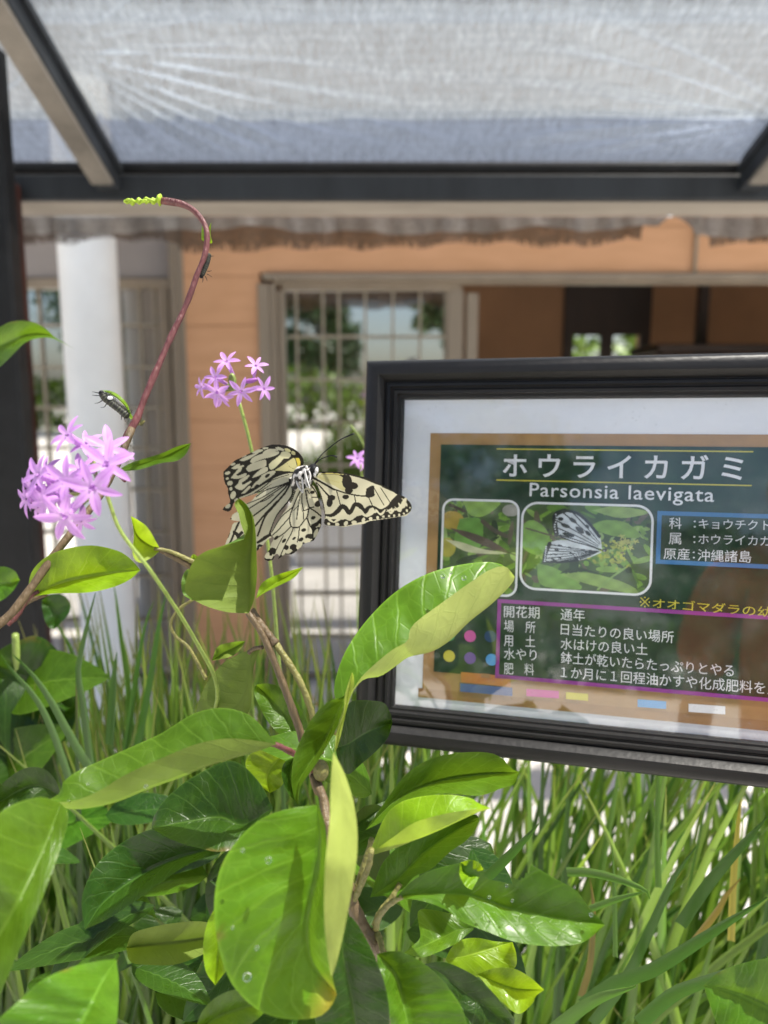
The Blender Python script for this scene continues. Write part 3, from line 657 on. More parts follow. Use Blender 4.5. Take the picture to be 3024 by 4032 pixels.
# ================================================================== FRAMED SIGN
uC = np.array([6060, 198, -1671.]); uC /= np.linalg.norm(uC); vC = np.array([.022, -1, 0.]); vC -= uC * np.dot(uC, vC); vC /= np.linalg.norm(vC)
def c2w(c): return RIGHT * c[0] - UP * c[1] + FWD * c[2]
uW, vW = c2w(uC), c2w(vC); nW = np.cross(uW, vW)
D0 = .574
O = P(797 / .5486, 782 / .5486, D0)
def sp(view, p):
    q = V(view, [p])[0]; x = onPlane(q[0], q[1], O, nW) - O
    return np.array([np.dot(x, uW), np.dot(x, vW)])
hS = -sp('F', (785, 1597))[1]; iTL = sp('F', (877, 868)); iBL = sp('F', (858, 1527))
mL, mT, mBt = iTL[0], -iTL[1], hS + iBL[1]; mw = (mL + mT + mBt) / 3
inner_h = hS - 2 * mw; WS = inner_h * 1.41 + 2 * mw
sg = bpy.data.objects.new('framed_sign', None); COL.objects.link(sg); sg.empty_display_size = .05
sg.matrix_world = Matrix(((uW[0], vW[0], nW[0], O[0]), (uW[1], vW[1], nW[1], O[1]), (uW[2], vW[2], nW[2], O[2]), (0, 0, 0, 1)))
tag(sg, 'black framed plant sign with a green chalkboard and Japanese lettering', 'sign')
prof = [(0, -.012), (0, .004), (.05, .010), (.15, .0145), (.28, .016), (.42, .0155), (.53, .012), (.57, .0085), (.60, .0085), (.63, .0105), (.70, .0108), (.735, .0085), (.76, .0085), (.80, .0095), (.87, .0092), (.91, .0062), (.96, .006), (1.0, .0035), (1.0, -.003), (.5, -.012)]
v = []; f = []
for (s, h) in prof:
    d = s * mw
    v += [(d, -d, h), (WS - d, -d, h), (WS - d, -hS + d, h), (d, -hS + d, h)]
for i in range(len(prof)):
    for k in range(4):
        a, b = i * 4, ((i + 1) % len(prof)) * 4; f.append((a + k, b + k, b + (k + 1) % 4, a + (k + 1) % 4)[::-1])
fro = put('frame', v, f, M['black_frame'], sg, False, local=True)
fro.data.polygons.foreach_set('use_smooth', [True] * len(fro.data.polygons))
try: fro.data.set_sharp_from_angle(angle=R(38))
except Exception: pass
def rect(name, u0, v0, u1, v1, wz, m, th=0, tris=None):
    if th: mb = MB(); mb.box(u0, v0, wz - th, u1, v1, wz); return put(name, mb.v, mb.f, m, sg, False, local=True)
    return put(name, [(u0, v0, wz), (u1, v0, wz), (u1, v1, wz), (u0, v1, wz)], [(0, 1, 2, 3)], m, sg, False, local=True)
def poly(name, pts, wz, m): return put(name, [(p[0], p[1], wz) for p in pts], [tuple(range(len(pts)))], m, sg, False, local=True)
rect('backing_paper', mw - .004, -hS + mw - .004, WS - mw + .004, -mw + .004, .0002, M['paper'], .004)
rect('glass', mw - .003, -hS + mw - .003, WS - mw + .003, -mw + .003, .0031, M['sign_glass'], .0012)
LZ = .0004
def LY(k): return LZ + k * .00012
bTL = sp('H', (213, 387)); gTL = sp('H', (258, 436)); bBL = sp('D', (190, 560)); gBL = sp('D', (241, 484)); lBL = sp('D', (160, 592)); lTL = sp('D', (160, 553))
bR = WS - bTL[0] + .002; gR = WS - gTL[0] + .002
rect('printed_wood_border', bTL[0], bBL[1], bR, bTL[1], LY(0), M['pr_brown'])
rect('printed_ledge', lBL[0], lBL[1], WS - lBL[0], lTL[1], LY(1), M['pr_brown_dark'])
rect('printed_chalkboard', gTL[0], gBL[1], gR, gTL[1], LY(2), M['pr_green'])
def strip(name, view, p0, p1, th, m, lay):
    a, b = sp(view, p0), sp(view, p1); t = (b - a) / np.linalg.norm(b - a); nr = np.array([-t[1], t[0]]) * th / 2
    poly(name, [a - nr, b - nr, b + nr, a + nr], LY(lay), m)
ppm = np.linalg.norm(sp('H', (1100, 500)) - sp('H', (1000, 500))) / 100       # metres per H pixel
strip('printed_rule', 'H', (497, 455), (1595, 467), 5.5 * ppm, M['pr_yellow'], 3)
strip('printed_rule', 'H', (495, 588), (1588, 612), 5.5 * ppm, M['pr_yellow'], 3)
def ring(name, u0, v0, u1, v1, th, m, lay, r=0, n=8):
    def loop(i):
        rr = max(r - i, 0); a0, a1, b0, b1 = u0 + i, u1 - i, v0 + i, v1 - i
        if not r: return [(a0, b0), (a1, b0), (a1, b1), (a0, b1)]
        out = []
        for (cx_, cy_, s) in ((a0 + rr, b0 + rr, 180), (a1 - rr, b0 + rr, 270), (a1 - rr, b1 - rr, 0), (a0 + rr, b1 - rr, 90)):
            for k in range(n + 1): an = R(s + 90 * k / n); out.append((cx_ + rr * math.cos(an), cy_ + rr * math.sin(an)))
        return out
    o, i = loop(0), loop(th); k = len(o)
    v = [(p[0], p[1], LY(lay)) for p in o + i]; f = [(j, (j + 1) % k, k + (j + 1) % k, k + j) for j in range(k)]
    put(name, v, f, m, sg, False, local=True)
# boxes
b0 = sp('G', (1113, 140)); b1 = sp('G', (1112, 400)); ring('printed_blue_box', b0[0], b1[1], WS - gTL[0] - .004, b0[1], .0028, M['pr_blue'], 3)
b0 = sp('G', (326, 574)); b1 = sp('G', (321, 963)); ring('printed_magenta_box', b0[0], b1[1], WS - gTL[0] - .004, b0[1], .0026, M['pr_magenta'], 4)
pg_ = np.linalg.norm(sp('G', (300, 800)) - sp('G', (200, 800))) / 100
# lettering (the bundled font holds the Japanese glyphs)
def text(body, view, pl, pr, ht, m, lay=5, bold=.0, spacing=1.0, height_scale=True, name='lettering'):
    """from the lower left corner pl to the lower right corner pr; ht = glyph height in pixels of that view"""
    cu = bpy.data.curves.new(name, 'FONT'); cu.body = body; cu.space_character = spacing; cu.offset = bold; cu.resolution_u = 3
    t = bpy.data.objects.new('tmp', cu); COL.objects.link(t)
    me = bpy.data.meshes.new_from_object(t.evaluated_get(bpy.context.evaluated_depsgraph_get()))
    bpy.data.objects.remove(t); bpy.data.curves.remove(cu)
    co = np.empty(len(me.vertices) * 3); me.vertices.foreach_get('co', co); co = co.reshape(-1, 3)
    mn, mx = co.min(0), co.max(0); a, b = sp(view, pl), sp(view, pr); c = sp(view, (pl[0], pl[1] - ht)); hh = np.linalg.norm(c - a)
    d = b - a; L = np.linalg.norm(d); e = d / L; nr = np.array([-e[1], e[0]])
    x = (co[:, 0] - mn[0]) / (mx[0] - mn[0]) * L; y = (co[:, 1] - mn[1]) / (mx[1] - mn[1]) * hh
    q = a + x[:, None] * e + y[:, None] * nr; co[:, :2] = q; co[:, 2] = LY(lay); me.vertices.foreach_set('co', co.ravel())
    me.name = name; me.materials.clear(); me.materials.append(m); me.update()
    o = bpy.data.objects.new(name, me); COL.objects.link(o); o.parent = sg; return o
Wt = M['pr_white']
text('ホウライカガミ', 'H', (522, 574), (1550, 590), 100, Wt, bold=.015, spacing=1.5)
text('Parsonsia laevigata', 'H', (636, 676), (1426, 702), 76, Wt, bold=.006, spacing=1.08)
text('科', 'G', (1170, 228), (1232, 229), 56, Wt); text('：', 'G', (1292, 222), (1302, 222), 34, Wt); text('キョウチクトウ科', 'G', (1316, 228), (1800, 240), 50, Wt)
text('属', 'G', (1168, 304), (1230, 305), 56, Wt); text('：', 'G', (1290, 298), (1300, 298), 34, Wt); text('ホウライカガミ属', 'G', (1314, 304), (1796, 318), 50, Wt)
text('原産', 'G', (1143, 378), (1272, 381), 56, Wt); text('：', 'G', (1287, 374), (1297, 374), 34, Wt); text('沖縄諸島', 'G', (1310, 386), (1574, 396), 58, Wt)
text('オオゴマダラの幼虫の食草', 'G', (1088, 618), (1990, 690), 50, M['pr_yellow'])
for (a, b) in (((1030, 566), (1072, 610)), ((1072, 568), (1030, 608))): strip('lettering', 'G', a, b, 4.5 * pg_, M['pr_yellow'], 5)
for (x, y) in ((1051, 566), (1051, 611), (1030, 588), (1073, 589)):
    c = sp('G', (x, y)); poly('lettering', [(c[0] + 3.6 * pg_ * math.cos(t), c[1] + 3.6 * pg_ * math.sin(t)) for t in np.linspace(0, 6.28, 13)[:-1]], LY(6), M['pr_yellow'])
for (lab, x1, yb_) in (('開花期', 532, 668), ('場　所', 512, 740), ('用　土', 510, 810), ('水やり', 518, 876), ('肥　料', 506, 948)):
    text(lab, 'G', (357, yb_ - 4), (x1, yb_ + 3), 58, Wt)
for (lab, x1, yb_, dy) in (('通年', 755, 678, 6), ('日当たりの良い場所', 1192, 750, 42), ('水はけの良い土', 1064, 822, 30), ('鉢土が乾いたらたっぷりとやる', 1488, 890, 68), ('１か月に１回程油かすや化成肥料を入れる', 1850, 962, 98)):
    text(lab, 'G', (636, yb_), (x1, yb_ + dy), 58, Wt)
# magnets, eraser, chalks
def disc(name, p, r, m):
    c = sp('G', p); poly(name, [(c[0] + r * math.cos(a), c[1] + r * math.sin(a)) for a in np.linspace(0, 2 * math.pi, 28)[:-1]], LY(4), m)
pg = np.linalg.norm(sp('G', (300, 800)) - sp('G', (200, 800))) / 100
for (p, m) in (((190, 757), 'pr_pink'), ((88, 752), 'pr_lime'), ((290, 758), 'pr_navy'), ((87, 855), 'pr_yellow'), ((190, 865), 'pr_purple'), ((296, 873), 'pr_cyan')): disc('printed_magnet', p, 29 * pg, M[m])
def quad(name, view, x0, y0, x1, y1, sl, m, lay=4): poly(name, [sp(view, (x0, y1)), sp(view, (x1, y1 + sl)), sp(view, (x1, y0 + sl)), sp(view, (x0, y0))], LY(lay), m)
quad('printed_eraser', 'D', 344, 484, 556, 528, 20, M['pr_orange']); quad('printed_eraser_felt', 'D', 340, 532, 564, 568, 20, M['pr_denim'], 5)
quad('printed_chalk', 'D', 624, 556, 763, 588, 10, M['pr_pink']); quad('printed_chalk', 'D', 793, 570, 888, 600, 8, M['pr_yellow']); quad('printed_chalk', 'D', 1100, 601, 1222, 634, 9, M['pr_cyan']); quad('printed_chalk', 'D', 1318, 620, 1475, 655, 11, M['pr_white'])
quad('printed_eraser_felt', 'D', 430, 490, 468, 508, 3, M['pr_brown_dark'], 5)
# the two printed photographs, painted on a fine grid in G pixels
def photo(name, g0, g1, ops, base, rad, step=2.2):
    a, b = sp('G', g0), sp('G', g1); u0, u1, v0, v1 = a[0], b[0], b[1], a[1]
    nx, ny = int((u1 - u0) / pg / step), int((v1 - v0) / pg / step); U, Vv = np.meshgrid(np.linspace(u0, u1, nx), np.linspace(v1, v0, ny))
    gx = g0[0] + (U - u0) / (u1 - u0) * (g1[0] - g0[0]); gy = g0[1] + (v1 - Vv) / (v1 - v0) * (g1[1] - g0[1]); q = np.c_[gx.ravel(), gy.ravel()]
    c = paint(q, ops, base); r = rad
    du = np.maximum(np.maximum(u0 + r - U, U - (u1 - r)), 0); dv = np.maximum(np.maximum(v0 + r - Vv, Vv - (v1 - r)), 0); keep = du ** 2 + dv ** 2 <= r * r
    rng = np.random.RandomState(5); c *= (.82 + .36 * rng.rand(ny, nx).ravel())[:, None] * .5 + .5 * (1 + .3 * np.sin(gx.ravel() * .06) * np.sin(gy.ravel() * .083))[:, None]
    v = np.c_[U.ravel(), Vv.ravel(), np.full(U.size, LY(3))]; v, f, c = compact(v, grid_faces(nx, ny, keep), c)
    put(name, v, f, M['print'], sg, False, cols=c, local=True); ring(name + '_rim', u0 - .0004, v0 - .0004, u1 + .0004, v1 + .0004, .0016, Wt, 4, rad)
def blobs(n, box, cols, rs, lo=12, hi=60):
    o = []
    for _ in range(n): o.append(('ell', cols[rs.randint(len(cols))], (box[0] + rs.rand() * (box[2] - box[0]), box[1] + rs.rand() * (box[3] - box[1]), lo + rs.rand() * (hi - lo), (lo + rs.rand() * (hi - lo)) * .35, rs.rand() * 180)))
    return o
gr = [(.16, .30, .04), (.10, .20, .03), (.05, .10, .02), (.22, .36, .07), (.03, .05, .02), (.28, .40, .12), (.12, .10, .06)]
r5 = np.random.RandomState(11)
ops = blobs(90, (55, 78, 420, 570), gr, r5) + [('ell', (.42, .30, .05), (105, 190, 55, 48)), ('ell', (.36, .33, .06), (85, 330, 40, 50)), ('poly', (.25, .40, .08), [(150, 85), (330, 85), (260, 160), (190, 160)]), ('poly', (.15, .32, .06), [(140, 180), (240, 180), (250, 300), (200, 350), (120, 300)]),
    ('line', (.10, .08, .06), 22, [(250, 190), (300, 230), (360, 260)]), ('ell', (.35, .34, .30), (380, 130, 40, 30)), ('line', (.06, .045, .03), 16, [(90, 110), (160, 140)]),
    ('poly', (.50, .50, .32), [(75, 290), (150, 300), (250, 330), (370, 345), (290, 355), (170, 345)]), ('poly', (.11, .08, .06), [(90, 228), (200, 250), (300, 290), (380, 345), (290, 325), (180, 280)]), ('line', (.05, .04, .03), 5, [(370, 340), (410, 355)])]
photo('printed_photo', (57, 80), (418, 564), ops, (.07, .11, .04), 55 * pg)
wing = (.60, .64, .68); bk = (.02, .02, .025)
ops = blobs(130, (445, 90, 1085, 560), gr, r5, 14, 70) + [('poly', (.20, .37, .07), [(450, 220), (490, 192), (550, 215), (590, 280), (570, 350), (520, 375), (450, 330)]), ('poly', (.20, .34, .06), [(770, 220), (850, 180), (960, 190), (1020, 260), (900, 260)]), ('poly', (.26, .38, .10), [(790, 130), (900, 105), (1060, 130), (930, 165)]),
    ('poly', (.18, .33, .06), [(530, 420), (620, 440), (720, 500), (750, 545), (560, 535)]), ('poly', (.24, .36, .09), [(650, 475), (760, 455), (900, 480), (1000, 520), (1020, 555), (900, 540), (760, 510)]), ('poly', (.03, .05, .02), [(640, 470), (720, 430), (880, 470), (760, 450)]), ('line', (.24, .38, .10), 10, [(830, 540), (900, 470), (960, 420)]),
    ('line', (.12, .09, .06), 8, [(470, 235), (600, 270), (700, 290)])]
for _ in range(70): ops.append(('ell', [(.42, .45, .05), (.34, .38, .06), (.22, .30, .05)][r5.randint(3)], (890 + r5.randn() * 48, 350 + r5.randn() * 32, 5 + r5.rand() * 9, 4 + r5.rand() * 5, r5.rand() * 180)))
for _ in range(10):
    x, y = 960 + r5.randn() * 40, 295 + r5.randn() * 16
    for k in range(5): an = k * 1.257 + r5.rand(); ops.append(('line', (.46, .47, .12), 5, [(x, y), (x + 16 * math.cos(an), y + 12 * math.sin(an))]))
up_w = [(845, 330), (830, 260), (780, 200), (720, 150), (660, 135), (620, 150), (610, 200), (620, 260), (690, 290), (770, 310)]
lo_w = [(845, 345), (760, 305), (660, 290), (590, 310), (570, 370), (565, 410), (640, 410), (730, 395), (800, 370)]
ops += [('poly', wing, lo_w), ('poly', wing, up_w), ('line', bk, 15, [(830, 265), (780, 200), (720, 148), (655, 133)]), ('line', bk, 24, [(660, 135), (618, 155), (612, 200), (622, 262)]), ('line', bk, 20, [(590, 312), (570, 370), (566, 408)]), ('line', bk, 12, [(566, 410), (640, 408), (730, 394)]), ('line', bk, 6, [(622, 262), (690, 292), (770, 312), (845, 335)])]
for (a, b) in (((835, 300), (700, 145)), ((832, 305), (655, 150)), ((828, 312), (622, 190)), ((825, 318), (618, 225)), ((820, 324), (640, 265))): ops.append(('line', bk, (3, 7), [a, ((a[0] + b[0]) / 2, (a[1] + b[1]) / 2 - 4), b]))
for (x, y, rx, ry, an) in ((700, 185, 22, 10, 35), (665, 215, 24, 10, 20), (735, 235, 26, 12, 40), (775, 250, 18, 9, 40), (680, 262, 30, 10, 15), (640, 180, 14, 10, 0), (770, 215, 12, 8, 40)): ops.append(('ell', bk, (x, y, rx, ry, an)))
for b in ((595, 318), (580, 335), (574, 352), (570, 372), (572, 392), (600, 405), (640, 405), (690, 398), (740, 388)): ops.append(('line', bk, (3, 6), [(832, 342), ((832 + b[0]) / 2, (342 + b[1]) / 2 + 3), b]))
for k, (x, y) in enumerate(((640, 320), (625, 345), (618, 368), (640, 385), (690, 330), (700, 360), (610, 395), (720, 380))): ops.append(('ell', bk, (x, y, 12, 4.5, 8 + k * 2)))
for k in range(8): ops.append(('ell', wing, (616 + 4 * math.sin(k), 158 + k * 13, 4.5, 4))); ops.append(('ell', wing, (574 - k * .8, 330 + k * 11, 4.5, 3.5)))
ops += [('ell', (.03, .03, .03), (858, 335, 12, 9, -30)), ('line', (.03, .03, .03), 3, [(865, 330), (900, 305), (925, 300)]), ('ell', (.4, .42, .44), (855, 338, 4, 3))]
photo('printed_photo', (447, 96), (1080, 560), ops, (.06, .10, .03), 78 * pg)
# stake that carries the sign, behind its far half
stk = MB(); c = O + uW * (WS * .95) - nW * .03; stk.box(c[0] - .012, c[1] + .0, 0.41, c[0] + .012, c[1] + .02, c[2] - .05, .002)
tag(stk.build('stake', M['black_paint']), 'black stake standing behind the framed sign and holding it up', 'stake')

# ================================================================== FOREGROUND VINE SHRUB
shrub = empty('vine_shrub', (.02, .55, .41), 'glossy broad leaved vine shrub in the foreground below the butterfly', 'plant')
def stem(parent, view, pts, d, rad, m, name='stem', n=28, sides=10):
    p = pathP(view, pts, d, n); mb = MB(); r = np.interp(np.linspace(0, 1, n), np.linspace(0, 1, len(rad)), rad) if np.ndim(rad) else np.full(n, rad)
    q = np.linspace(0, 1, n); r = r * (1 + .07 * np.sin(q * 37 + p[0][0] * 90) + .05 * np.sin(q * 83)) * (1 + .35 * np.exp(-((q - .97) / .03) ** 2))
    mb.tube(p, r, sides); return mb.build(name, m, parent, True)
# stems
stem(shrub, 'A', [(1070, 452), (1140, 560), (1230, 780), (1295, 960), (1330, 1080), (1380, 1230)], (.43, .43, .44), (.0017, .0022, .0026), M['stem_brown'])
stem(shrub, 'A', [(1085, 440), (1130, 510), (1190, 590)], (.435, .432), (.0022, .0026), M['stem_brown'])
stem(shrub, 'A', [(1190, 585), (1290, 740), (1345, 880), (1385, 1060)], (.432, .43, .44), (.0020, .0018), M['stem_olive'])
stem(shrub, 'A', [(690, 180), (760, 215), (840, 262), (900, 300)], (.44, .45), (.0016, .0018, .0022), M['stem_brown'])
stem(shrub, 'A', [(665, 175), (740, 190), (850, 240)], (.438, .446), (.001, .0014), M['stem_olive'])
stem(shrub, 'A', [(835, 395), (770, 440), (738, 500), (760, 555), (820, 610), (890, 740)], (.47, .48), .0010, M['stem_olive'], 'tendril')
stem(shrub, 'A', [(1135, 602), (1100, 608), (1075, 625)], (.435, .44), .0012, M['stem_brown'], 'petiole')
stem(shrub, 'N', [(560, 950), (600, 1060), (650, 1180), (680, 1400), (700, 1659), (640, 1900)], (.42, .40, .40), (.0024, .003), M['stem_brown'])
stem(shrub, 'Q', [(330, 300), (390, 540), (470, 720), (560, 850), (620, 960), (660, 1200), (690, 1560)], (.40, .40, .44), (.0034, .004), M['stem_brown'])
stem(shrub, 'Q', [(690, 1500), (720, 1900), (760, 2600)], (.44, .56), (.004, .005), M['stem_brown'])
stem(shrub, 'N', [(0, 660), (180, 665), (300, 715), (400, 770), (560, 900)], (.385, .395, .42), (.0010, .0016, .002), M['stem_red'], 'petiole')
for (pts, d) in (([(580, 740), (600, 650), (680, 550), (800, 470)], (.40, .385)), ([(570, 720), (620, 600), (700, 500), (780, 370)], (.41, .415)), ([(375, 550), (450, 400), (525, 220), (545, 90)], (.40, .39)), ([(385, 520), (470, 260), (550, 0)], (.405, .405)), ([(590, 780), (620, 850), (640, 960)], (.40, .39))):
    stem(shrub, 'Q', pts, d, (.0019, .0013), M['stem_olive'], 'petiole', 18)
nd = MB(); c = P(*V('N', [(625, 910)])[0], .415); nd.ball(c, (.0045, .0045, .006)); nd.build('bud', M['stem_olive'], shrub, True)

K = dict
# upper leaves
leaf(shrub, 'A', [(1075, 455), (980, 450), (880, 420), (808, 375), (800, 330), (830, 240), (880, 192), (960, 165), (1045, 138), (1058, 122), (1040, 66), (1030, 23), (1012, -18), (1031, -41)],
     [(1075, 455), (1078, 380), (1080, 300), (1082, 220), (1090, 130), (1090, 60), (1075, 0), (1050, -30), (1031, -41)], [(1075, 455), (1096, 400), (1110, 300), (1109, 220), (1106, 130), (1100, 68), (1086, 20), (1049, -30), (1031, -41)],
     (.425, .40, .42), (.425, .43, .43), (.425, .415, .425), 'olive', top=False, bulge=-.10, n=46, label='cupped olive leaf with its tip curled up in front of the wing')
leaf(shrub, 'A', [(695, 182), (640, 88), (600, 55), (565, 35)], [(695, 182), (625, 150), (585, 110), (565, 35)], [(695, 182), (655, 215), (603, 237), (573, 200), (578, 110), (565, 35)], (.44, .43, .43), (.44, .45, .45), (.44, .43, .43), 'bright', top=False)
leaf(shrub, 'A', [(1105, 392), (1132, 325), (1200, 288), (1310, 255)], [(1105, 392), (1170, 340), (1235, 300), (1310, 255)], [(1105, 392), (1155, 360), (1225, 326), (1272, 300), (1310, 255)], (.43, .44), (.43, .445), (.43, .43), 'bright')
leaf(shrub, 'A', [(862, 215), (835, 200), (820, 225), (830, 245)], [(862, 215), (850, 225), (840, 240), (830, 245)], [(862, 215), (872, 235), (855, 255), (830, 245)], (.455,) * 2, (.456,) * 2, (.455,) * 2, 'bright')
leaf(shrub, 'A', [(870, 270), (810, 265), (785, 310), (790, 370), (830, 400)], [(870, 270), (850, 310), (840, 350), (830, 400)], [(870, 270), (880, 320), (870, 370), (830, 400)], (.455,) * 2, (.46,) * 2, (.455,) * 2, 'olive')
# hanging leaf seen from below
leaf(shrub, 'A', [(1125, 606), (1050, 625), (970, 665), (905, 740), (868, 810), (850, 870), (850, 940)], [(1125, 606), (1088, 640), (1076, 700), (1060, 800), (1000, 880), (850, 960)], [(1125, 606), (1098, 680), (1088, 780), (1075, 880), (980, 960), (850, 970)],
     (.44, .46, .47), (.44, .45, .46), (.44, .45, .46), 'olive', top=False, label='hanging leaf showing its dull olive underside')
leaf(shrub, 'A', [(915, 660), (940, 600), (1000, 580), (1060, 575)], [(915, 660), (960, 630), (1010, 605), (1060, 575)], [(915, 660), (990, 645), (1030, 620), (1060, 575)], (.46,) * 2, (.465,) * 2, (.46,) * 2, 'mid', top=False)
# dark leaf between the stems
leaf(shrub, 'N', [(440, 640), (300, 620), (150, 480), (60, 330), (0, 180), (20, 110)], [(440, 640), (330, 480), (200, 310), (20, 110)], [(440, 640), (500, 520), (470, 400), (330, 180), (150, 100), (20, 110)], (.47, .48), (.475, .485), (.47, .48), 'mid')
# pale leaf in the gap
leaf(shrub, 'N', [(300, 760), (150, 715), (0, 730), (-80, 850), (0, 1000), (150, 1120)], [(300, 760), (180, 860), (120, 980), (150, 1120)], [(300, 760), (310, 900), (260, 1050), (150, 1120)], (.47,) * 2, (.475,) * 2, (.47,) * 2, 'bright')
# large folded leaf beside the sign
leaf(shrub, 'F', [(738, 1535), (722, 1500), (728, 1455), (750, 1400), (792, 1340), (850, 1282), (910, 1245), (970, 1225), (1040, 1214), (1085, 1220), (1112, 1246)],
     [(738, 1535), (780, 1472), (823, 1460), (863, 1433), (884, 1419), (934, 1407), (974, 1382), (1014, 1343), (1064, 1303), (1104, 1263), (1112, 1246)],
     [(738, 1535), (775, 1470), (815, 1430), (850, 1402), (880, 1384), (892, 1350), (960, 1298), (1020, 1255), (1060, 1230), (1092, 1224), (1112, 1246)],
     (.40, .43, .44), (.40, .41, .425), (.40, .398, .42), 'paleback', bulge=.05, n=44, label='long leaf folded over to show its pale yellow underside beside the sign')
# narrow folded leaf
leaf(shrub, 'N', [(905, -60), (850, 195), (770, 240), (690, 270), (560, 400), (450, 590), (372, 790), (350, 1000), (375, 1170), (412, 1235)], [(905, -60), (850, 200), (800, 330), (650, 640), (520, 850), (415, 1020), (412, 1235)], [(905, -60), (848, 215), (828, 350), (770, 520), (650, 735), (545, 900), (455, 1025), (420, 1120), (412, 1235)],
     (.385, .39, .385), (.385, .40, .385), (.385, .385, .38), 'mid', n=40)
leaf(shrub, 'N', [(750, 760), (770, 560), (840, 350), (850, 200), (915, -10)], [(750, 760), (785, 600), (855, 330), (885, 180), (915, -10)], [(750, 760), (800, 620), (870, 320), (930, 150), (932, 40), (915, -10)], (.38, .375), (.382, .38), (.38, .376), 'pale', top=False)
# dark round leaf right of it
leaf(shrub, 'N', [(760, 700), (790, 520), (830, 380), (900, 270), (990, 252), (1100, 258), (1215, 280), (1275, 380), (1292, 470)], [(760, 700), (880, 660), (1050, 560), (1180, 500), (1292, 470)], [(760, 700), (800, 860), (880, 945), (1000, 850), (1150, 720), (1250, 600), (1292, 470)],
     (.42, .45), (.425, .455), (.42, .45), 'dark')
leaf(shrub, 'N', [(370, 790), (290, 830), (258, 920), (280, 1040), (340, 1150), (390, 1200)], [(370, 790), (330, 900), (340, 1050), (390, 1200)], [(370, 790), (380, 950), (390, 1080), (390, 1200)], (.42,) * 2, (.425,) * 2, (.42,) * 2, 'dark')
leaf(shrub, 'A', [(1195, 1020), (1100, 912), (1020, 872), (930, 865), (830, 892), (700, 972), (600, 1018), (450, 1085), (330, 1140), (272, 1188), (255, 1235), (176, 1277)],
     [(1195, 1020), (1130, 1045), (1000, 1085), (900, 1115), (780, 1165), (640, 1215), (520, 1265), (400, 1295), (300, 1300), (176, 1277)],
     [(1195, 1020), (1100, 1004), (980, 996), (850, 1020), (700, 1080), (600, 1125), (520, 1165), (440, 1215), (330, 1262), (176, 1277)],
     (.385, .385, .36), (.385, .365, .355), (.385, .355, .35), 'mid', bulge=.05, n=44, label='long leaf with its lower half folded up to show the olive underside')
# the big front leaf and the pale one standing against it
leaf(shrub, 'B', [(1370, 240), (1260, 255), (1130, 300), (1020, 400), (950, 520), (925, 680), (945, 860), (1000, 1010), (1090, 1110), (1180, 1155), (1290, 1168), (1390, 1150), (1440, 1095), (1455, 1060)],
     [(1370, 240), (1385, 380), (1380, 520), (1350, 640), (1330, 780), (1350, 920), (1455, 1060)], [(1370, 240), (1405, 330), (1412, 500), (1408, 700), (1415, 850), (1435, 980), (1455, 1060)],
     (.345, .325, .33), (.345, .34, .335), (.345, .325, .33), 'yellowtip', bulge=.05, n=44, m=10, label='largest round front leaf, bright green with a yellowed brown tip')
leaf(shrub, 'B', [(1440, 12), (1428, 150), (1425, 300), (1405, 500), (1400, 700), (1410, 850), (1432, 990)], [(1440, 12), (1475, 160), (1485, 320), (1478, 500), (1465, 700), (1445, 880), (1432, 990)], [(1440, 12), (1490, 110), (1530, 240), (1545, 380), (1535, 520), (1500, 720), (1460, 900), (1432, 990)],
     (.330, .307, .321), (.330, .312, .322), (.330, .318, .322), 'pale', top=False, bulge=.05, n=36, label='upright pale yellow leaf standing on edge over the big leaf')
# left and lower leaves
leaf(shrub, 'B', [(262, 235), (180, 207), (80, 230), (0, 275), (-110, 390), (-200, 600), (-220, 860)], [(262, 235), (185, 440), (100, 620), (0, 800), (-100, 930), (-220, 1000)], [(262, 235), (298, 280), (270, 400), (230, 520), (180, 650), (100, 830), (20, 1010), (-60, 1180), (-220, 1300)],
     (.34, .30, .29), (.34, .31, .30), (.34, .30, .29), 'mid', bulge=.05)
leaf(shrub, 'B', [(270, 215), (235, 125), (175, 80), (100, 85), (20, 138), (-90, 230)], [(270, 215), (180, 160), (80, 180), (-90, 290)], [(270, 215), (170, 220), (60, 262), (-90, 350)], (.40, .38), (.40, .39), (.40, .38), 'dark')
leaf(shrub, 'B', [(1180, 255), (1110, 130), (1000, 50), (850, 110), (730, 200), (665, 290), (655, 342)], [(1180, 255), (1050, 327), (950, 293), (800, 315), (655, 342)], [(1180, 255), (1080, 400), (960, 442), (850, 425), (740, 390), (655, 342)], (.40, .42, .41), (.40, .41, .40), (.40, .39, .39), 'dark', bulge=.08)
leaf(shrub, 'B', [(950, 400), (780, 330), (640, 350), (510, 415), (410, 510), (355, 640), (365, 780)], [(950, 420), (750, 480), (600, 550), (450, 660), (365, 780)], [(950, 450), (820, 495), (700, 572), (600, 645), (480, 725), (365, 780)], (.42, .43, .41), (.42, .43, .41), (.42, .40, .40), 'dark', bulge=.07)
leaf(shrub, 'B', [(545, 860), (572, 798), (650, 770), (760, 750), (880, 745), (990, 780)], [(545, 860), (650, 845), (800, 830), (990, 800)], [(545, 860), (565, 920), (650, 932), (760, 930), (870, 890), (990, 830)], (.43,) * 2, (.44,) * 2, (.43,) * 2, 'olive', top=False)
leaf(shrub, 'B', [(502, 908), (430, 914), (300, 945), (180, 1000), (80, 1090), (0, 1160), (-100, 1260)], [(502, 908), (440, 1010), (380, 1130), (300, 1290)], [(502, 908), (513, 1000), (510, 1110), (500, 1200), (470, 1330)], (.33, .30, .29), (.33, .31, .30), (.33, .305, .29), 'mid', label='pointed leaf at the bottom left corner with a pale edge')
